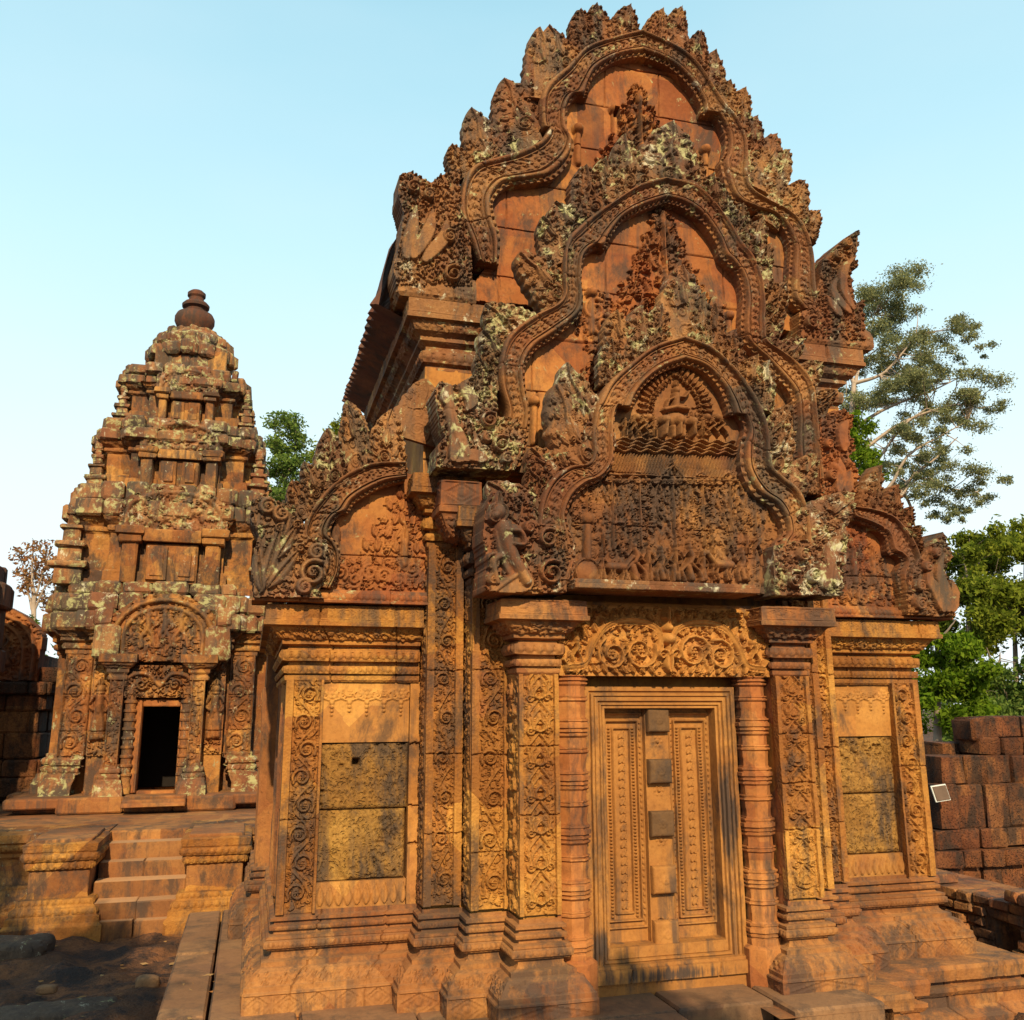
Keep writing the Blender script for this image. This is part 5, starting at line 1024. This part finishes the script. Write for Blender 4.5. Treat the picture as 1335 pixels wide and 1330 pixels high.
a=gp(193,1288); rock('pale_stone',(a[0],a[1],-.46),(.16,.11,.08),'small pale grey stone lying on bare ground near the pavement edge','pave',9,16)
a=gp(60,1300); rock('pale_stone',(a[0],a[1],-.45),(.13,.07,.05),'small pale chip of stone on the long dark stone','pave',4,14)
V=[];Q=[]
for k in range(90):
    u,v=rng.uniform(-3,6.0),rng.uniform(-1.8,3.0)
    x,y=(rng.uniform(-5.5,-3.2),rng.uniform(-1,3.2)) if k<55 else (rng.uniform(-3.1,-2.7),rng.uniform(-1,3)) ; z=(float(gz(np.array([x]),np.array([y]))[0])+.012) if x<-3.18 else -.318
    t=rng.uniform(0,6.28); l=rng.uniform(.02,.045); c,s_=math.cos(t),math.sin(t); n=len(V)
    V+=[(x+c*l,y+s_*l,z+.008),(x-s_*l*.45,y+c*l*.45,z+rng.uniform(0,.012)),(x-c*l,y-s_*l,z+.006),(x+s_*l*.45,y-c*l*.45,z)]; Q.append((n,n+1,n+2,n+3))
tag(link('leaf_litter',mk('leaf_litter',V,Q,0),'lf_litter'),kind='stuff')
# ================================================================== TREES
def leaves(mb_,c,r,n,size,flat_=1.0,shell=.45,spray=True):
    c=np.array(c); d=rng.normal(size=(n,3)); d/=np.linalg.norm(d,axis=1)[:,None]; rad=(shell+(1-shell)*rng.random(n))**.6*(.72+.5*rng.random(n)); P=c+d*rad[:,None]*np.array(r)
    # clump the leaves into small sprays so gaps stay open
    if not spray: P=c+rng.normal(0,.55,(n,3))*np.array(r)
    k=max(4,n//26); ctr=P[rng.integers(0,n,k)]; idx=rng.integers(0,k,n); P=P if not spray else ctr[idx]*.72+P*.28+rng.normal(0,size*1.1,(n,3))
    a=rng.normal(size=(n,3)); a/=np.linalg.norm(a,axis=1)[:,None]; b=np.cross(a,rng.normal(size=(n,3))); b/=np.linalg.norm(b,axis=1)[:,None]
    s=size*rng.uniform(.6,1.3,n)[:,None]; V=np.stack([P+a*s,P+b*s*.45,P-a*s,P-b*s*.45],1).reshape(-1,3); mb_.add(V,np.arange(4*n).reshape(-1,4))
def wob(p,n=10,amp=.1):
    p=catmull(np.array(p,float),max(3,n//max(1,len(p)-1))); return p+np.cumsum(rng.normal(0,amp,p.shape),0)*.3
def tree(name,label,Y,trunk,limbs,clumps,lsize,dens,leafm,bark,group=None,r0=.3,depth=1.0,airy=False):
    """trunk/limbs/clumps traced in the photograph, placed at depth Y"""
    sc1=(Y-CAM[1])/F_PX/_F[1]*1.0
    T=[at(u,v,Y) for u,v in trunk]; base=np.array(T[0]); base[2]=-.55
    t=thing(name,label,'tree',tuple(base),group); mb=MB(); T=[base]+T[1:] if len(T)>1 else [base,base+[0,0,3]]
    mb.tube(wob(T,14,.02*r0),np.linspace(r0,r0*.45,len(wob(T,14,0))),8); ends=[]
    for L in limbs:
        yo=rng.uniform(-1,1)*depth; P=[at(u,v,Y) for u,v,*_ in L]; P=[p+np.array([0,yo*k/len(P),0]) for k,p in enumerate(P)]; w_=wob(P,12,.03); mb.tube(w_,np.linspace(r0*.42,r0*.10,len(w_)),6); ends+=list(w_[len(w_)//3:])
    mbl=MB(); ends=np.array(ends) if ends else np.array(T)
    full=[]
    if airy: clumps=[(trunk[0][0]+(u-trunk[0][0])*.89,v,r) for u,v,r in clumps]
    for (u,v,r) in clumps:
        if r<9: full.append((u,v,r)); continue
        nsub=8 if airy else 3
        for q in range(nsub):
            an=rng.uniform(0,6.28); d=r*rng.uniform(.3,1.0); full.append((u+d*math.cos(an),v+d*.75*math.sin(an),r*(rng.uniform(.34,.62) if airy else rng.uniform(.45,.7))))
        if not airy: full.append((u,v,r*.8))
    for (u,v,r) in full:
        rr=r*sc1; c=at(u,v,Y)+np.array([0,rng.uniform(-1,1)*depth*1.5,0]); 
        e=ends[np.argmin(np.linalg.norm(ends-c,axis=1))]
        if np.linalg.norm(e-c)<rr*6: 
            w_=wob([e,(e+c)/2+rng.normal(0,rr*.2,3),c],9,.02); mb.tube(w_,np.linspace(r0*.12,r0*.03,len(w_)),5)
            for q in range(3): g=c+rng.normal(0,rr*.55,3); mb.tube(wob([c,(c+g)/2+rng.normal(0,rr*.1,3),g],6,.01),r0*.035,4)
        leaves(mbl,c,(rr*1.15,rr*1.0,rr*.7),int(dens*(r/30)**2)+20,lsize,1,.45,not airy)
    mb.build('trunk',bark,t,0); mbl.build('crown',leafm,t,0); return t
tree('tall_tree','tall open grey-green tree with bare spreading limbs behind the right side of the temple',28,
 [(1110,940),(1107,700),(1108,580),(1113,500)],[[(1113,505),(1126,470),(1140,435),(1155,400)],[(1113,500),(1145,490),(1165,470),(1185,440)],[(1110,560),(1150,535),(1185,520),(1225,505),(1255,490)],[(1110,600),(1160,560),(1200,540),(1240,530),(1270,535)],[(1108,660),(1150,640),(1170,600),(1200,580),(1235,560)],[(1108,700),(1160,660),(1190,625),(1230,640),(1260,645)],[(1108,650),(1140,600),(1165,560),(1190,540)],[(1165,630),(1190,650),(1203,675),(1212,690)],[(1113,500),(1108,460),(1120,420)],[(1150,690),(1180,630),(1215,600),(1240,575)]],
 [(1150,385,32),(1125,390,24),(1178,388,26),(1138,425,26),(1195,420,26),(1215,440,22),(1230,452,18),(1180,455,26),(1250,450,14),(1212,478,28),(1150,470,22),(1248,485,18),(1265,480,13),(1195,505,26),(1230,515,22),(1262,520,24),(1282,540,16),(1240,540,20),(1160,515,22),(1130,510,20),(1205,550,18),(1225,575,22),(1190,585,18),(1245,600,20),(1220,625,22),(1250,640,20),(1275,655,18),(1195,640,20),(1180,610,16),(1165,575,18),(1262,668,12),(1285,640,10),(1210,600,16),(1110,540,22),(1215,690,12),(1196,690,10)],.062,2600,'lf_dk','barkp',r0=.24,depth=1.6,airy=True)
tree('young_tree','bright yellow-green young tree close behind the right pediment of the temple',16,[(1112,940),(1112,700),(1112,580)],[[(1112,640),(1125,600),(1135,585)]],[(1108,548,18),(1118,570,20),(1130,590,17),(1112,600,20),(1140,608,13),(1098,575,14),(1125,620,18),(1145,630,10)],.07,900,'lf_br','bark',r0=.07,depth=.3)
G='trees beyond the wall on the right'
FT=[('broad dense yellow-green tree beyond the enclosure wall, tallest at the right edge',26,[(1325,960),(1322,800)],[(1318,725,42),(1290,715,28),(1345,715,40),(1330,780,52),(1300,770,40),(1355,800,60),(1310,830,45),(1345,860,50)],'lf_yel'),
 ('rounded green tree beyond the enclosure wall, between the temple and the tallest tree',24,[(1262,960),(1262,760)],[(1262,708,24),(1280,722,30),(1255,735,30),(1245,770,34),(1280,770,38),(1240,810,34),(1275,815,42),(1255,850,30)],'lf_yel'),
 ('bright yellow-green tree low beside the temple cornice',21,[(1218,960),(1222,840)],[(1222,838,24),(1208,860,24),(1232,865,26),(1215,890,30),(1240,900,30),(1205,915,22),(1225,935,30),(1250,940,26)],'lf_br'),
 ('darker green tree behind the broken laterite wall',23,[(1300,970),(1298,880)],[(1290,880,34),(1320,890,40),(1270,900,32),(1345,910,40),(1300,930,42),(1330,950,40),(1270,950,30)],'lf_far')]
for lab,Y,tr,cl,lm in FT: tree('leafy_tree',lab,Y,tr,[[tr[-1],(tr[-1][0]-12,tr[-1][1]-35)],[tr[-1],(tr[-1][0]+14,tr[-1][1]-30)]],cl,.11,1150,lm,'bark',G,r0=.16,depth=1.2)
G2='trees behind the left side of the temple'
tree('leafy_tree','dark green feathery tree in the gap between tower and temple',24,[(372,940),(370,700),(372,620)],[[(371,640),(362,590)],[(371,640),(388,580)]],[(365,560,17),(382,556,15),(355,580,13),(375,585,18),(392,575,12),(368,612,20),(385,610,16),(358,615,12),(372,645,18),(350,655,14),(385,650,16)],.07,1000,'lf_far','bark',G2,r0=.12,depth=.6,airy=True)
tree('leafy_tree','pale yellow-green tree touching the flame leaves of the left half pediment',26,[(418,940),(420,700),(420,620)],[[(420,640),(430,580)]],[(425,578,18),(440,560,14),(410,598,18),(398,630,18),(425,610,20),(452,548,10),(400,660,16)],.075,900,'lf_yel','bark',G2,r0=.12,depth=.6)
tree('bare_tree','thin russet tree with sparse leaves beyond the ruined hall at far left',30,[(44,940),(44,800),(42,760)],[[(43,800),(35,760),(28,730)],[(43,790),(55,750),(66,725)],[(42,770),(44,730),(48,712)],[(43,800),(58,770),(72,758)]],[(35,725,14),(52,718,13),(66,732,12),(28,745,12),(45,745,16),(62,755,13),(70,770,8),(36,770,12),(55,780,10)],.10,130,'lf_red','barkp',r0=.12,depth=.5)
tree('leafy_tree','small green tree low behind the ruined hall at far left',27,[(15,960),(15,860)],[],[(12,815,14),(28,812,12),(38,830,12),(15,840,16),(-10,820,18)],.09,900,'lf_far','bark',r0=.08,depth=.4)
# the tree that shades the forecourt, standing to the left of the camera
SH=thing('shade_tree','tree beside the forecourt whose crown shades the ground at the left','tree',(-8.2,-6.8,-.55)); mb=MB(); mb.tube(wob([(-8.2,-6.8,-.6),(-8.1,-6.8,1.5),(-7.6,-6.7,3.4),(-7.2,-6.5,5)],14,.03),np.linspace(.22,.10,13)[:len(wob([(0,0,0),(0,0,1),(0,0,2),(0,0,3)],14,0))],8)
mbl=MB()
for c,r in (((-7.2,-6.6,4.3),1.0),((-6.3,-6.4,4.4),.85),((-5.5,-6.5,4.3),.75),((-4.95,-6.4,4.0),.55),((-5.6,-6.6,5.1),.5),((-7.8,-6.0,5.0),1.1),((-7.0,-7.0,5.4),1.0),((-8.3,-7.0,4.4),1.0),((-7.5,-6.5,6.3),.95),((-9.0,-6.4,6.5),1.5),((-8.6,-6.5,8.3),1.0),((-9.6,-6.0,9.4),1.5),((-10.4,-6.5,8.4),1.6),((-8.7,-6.0,7.2),1.0),((-1.75,-8.7,4.5),.36),((-1.3,-8.8,4.3),.22)):
    mb.tube(wob([(-7.6,-6.7,3.2),((-7.6+c[0])/2,(-6.7+c[1])/2,(3.6+c[2])/2),c],9,.03),.04,5); c=(c[0]+.07*(c[2]+.5)*1.65,c[1],c[2]); leaves(mbl,c,(r,r,r*.8),int(5600*r*r),.07)
mb.build('trunk','bark',SH,0); mbl.build('crown','lf_far',SH,0)
# far wood closing the horizon
mbl=MB()
for x in np.arange(-110,170,2.6):
    h=rng.uniform(2.0,4.2); leaves(mbl,(x,70+rng.uniform(-5,6),h*.8),(2.6,2.2,h),420,.22)
tag(mbl.build('far_wood','lf_far',None,0),kind='stuff')
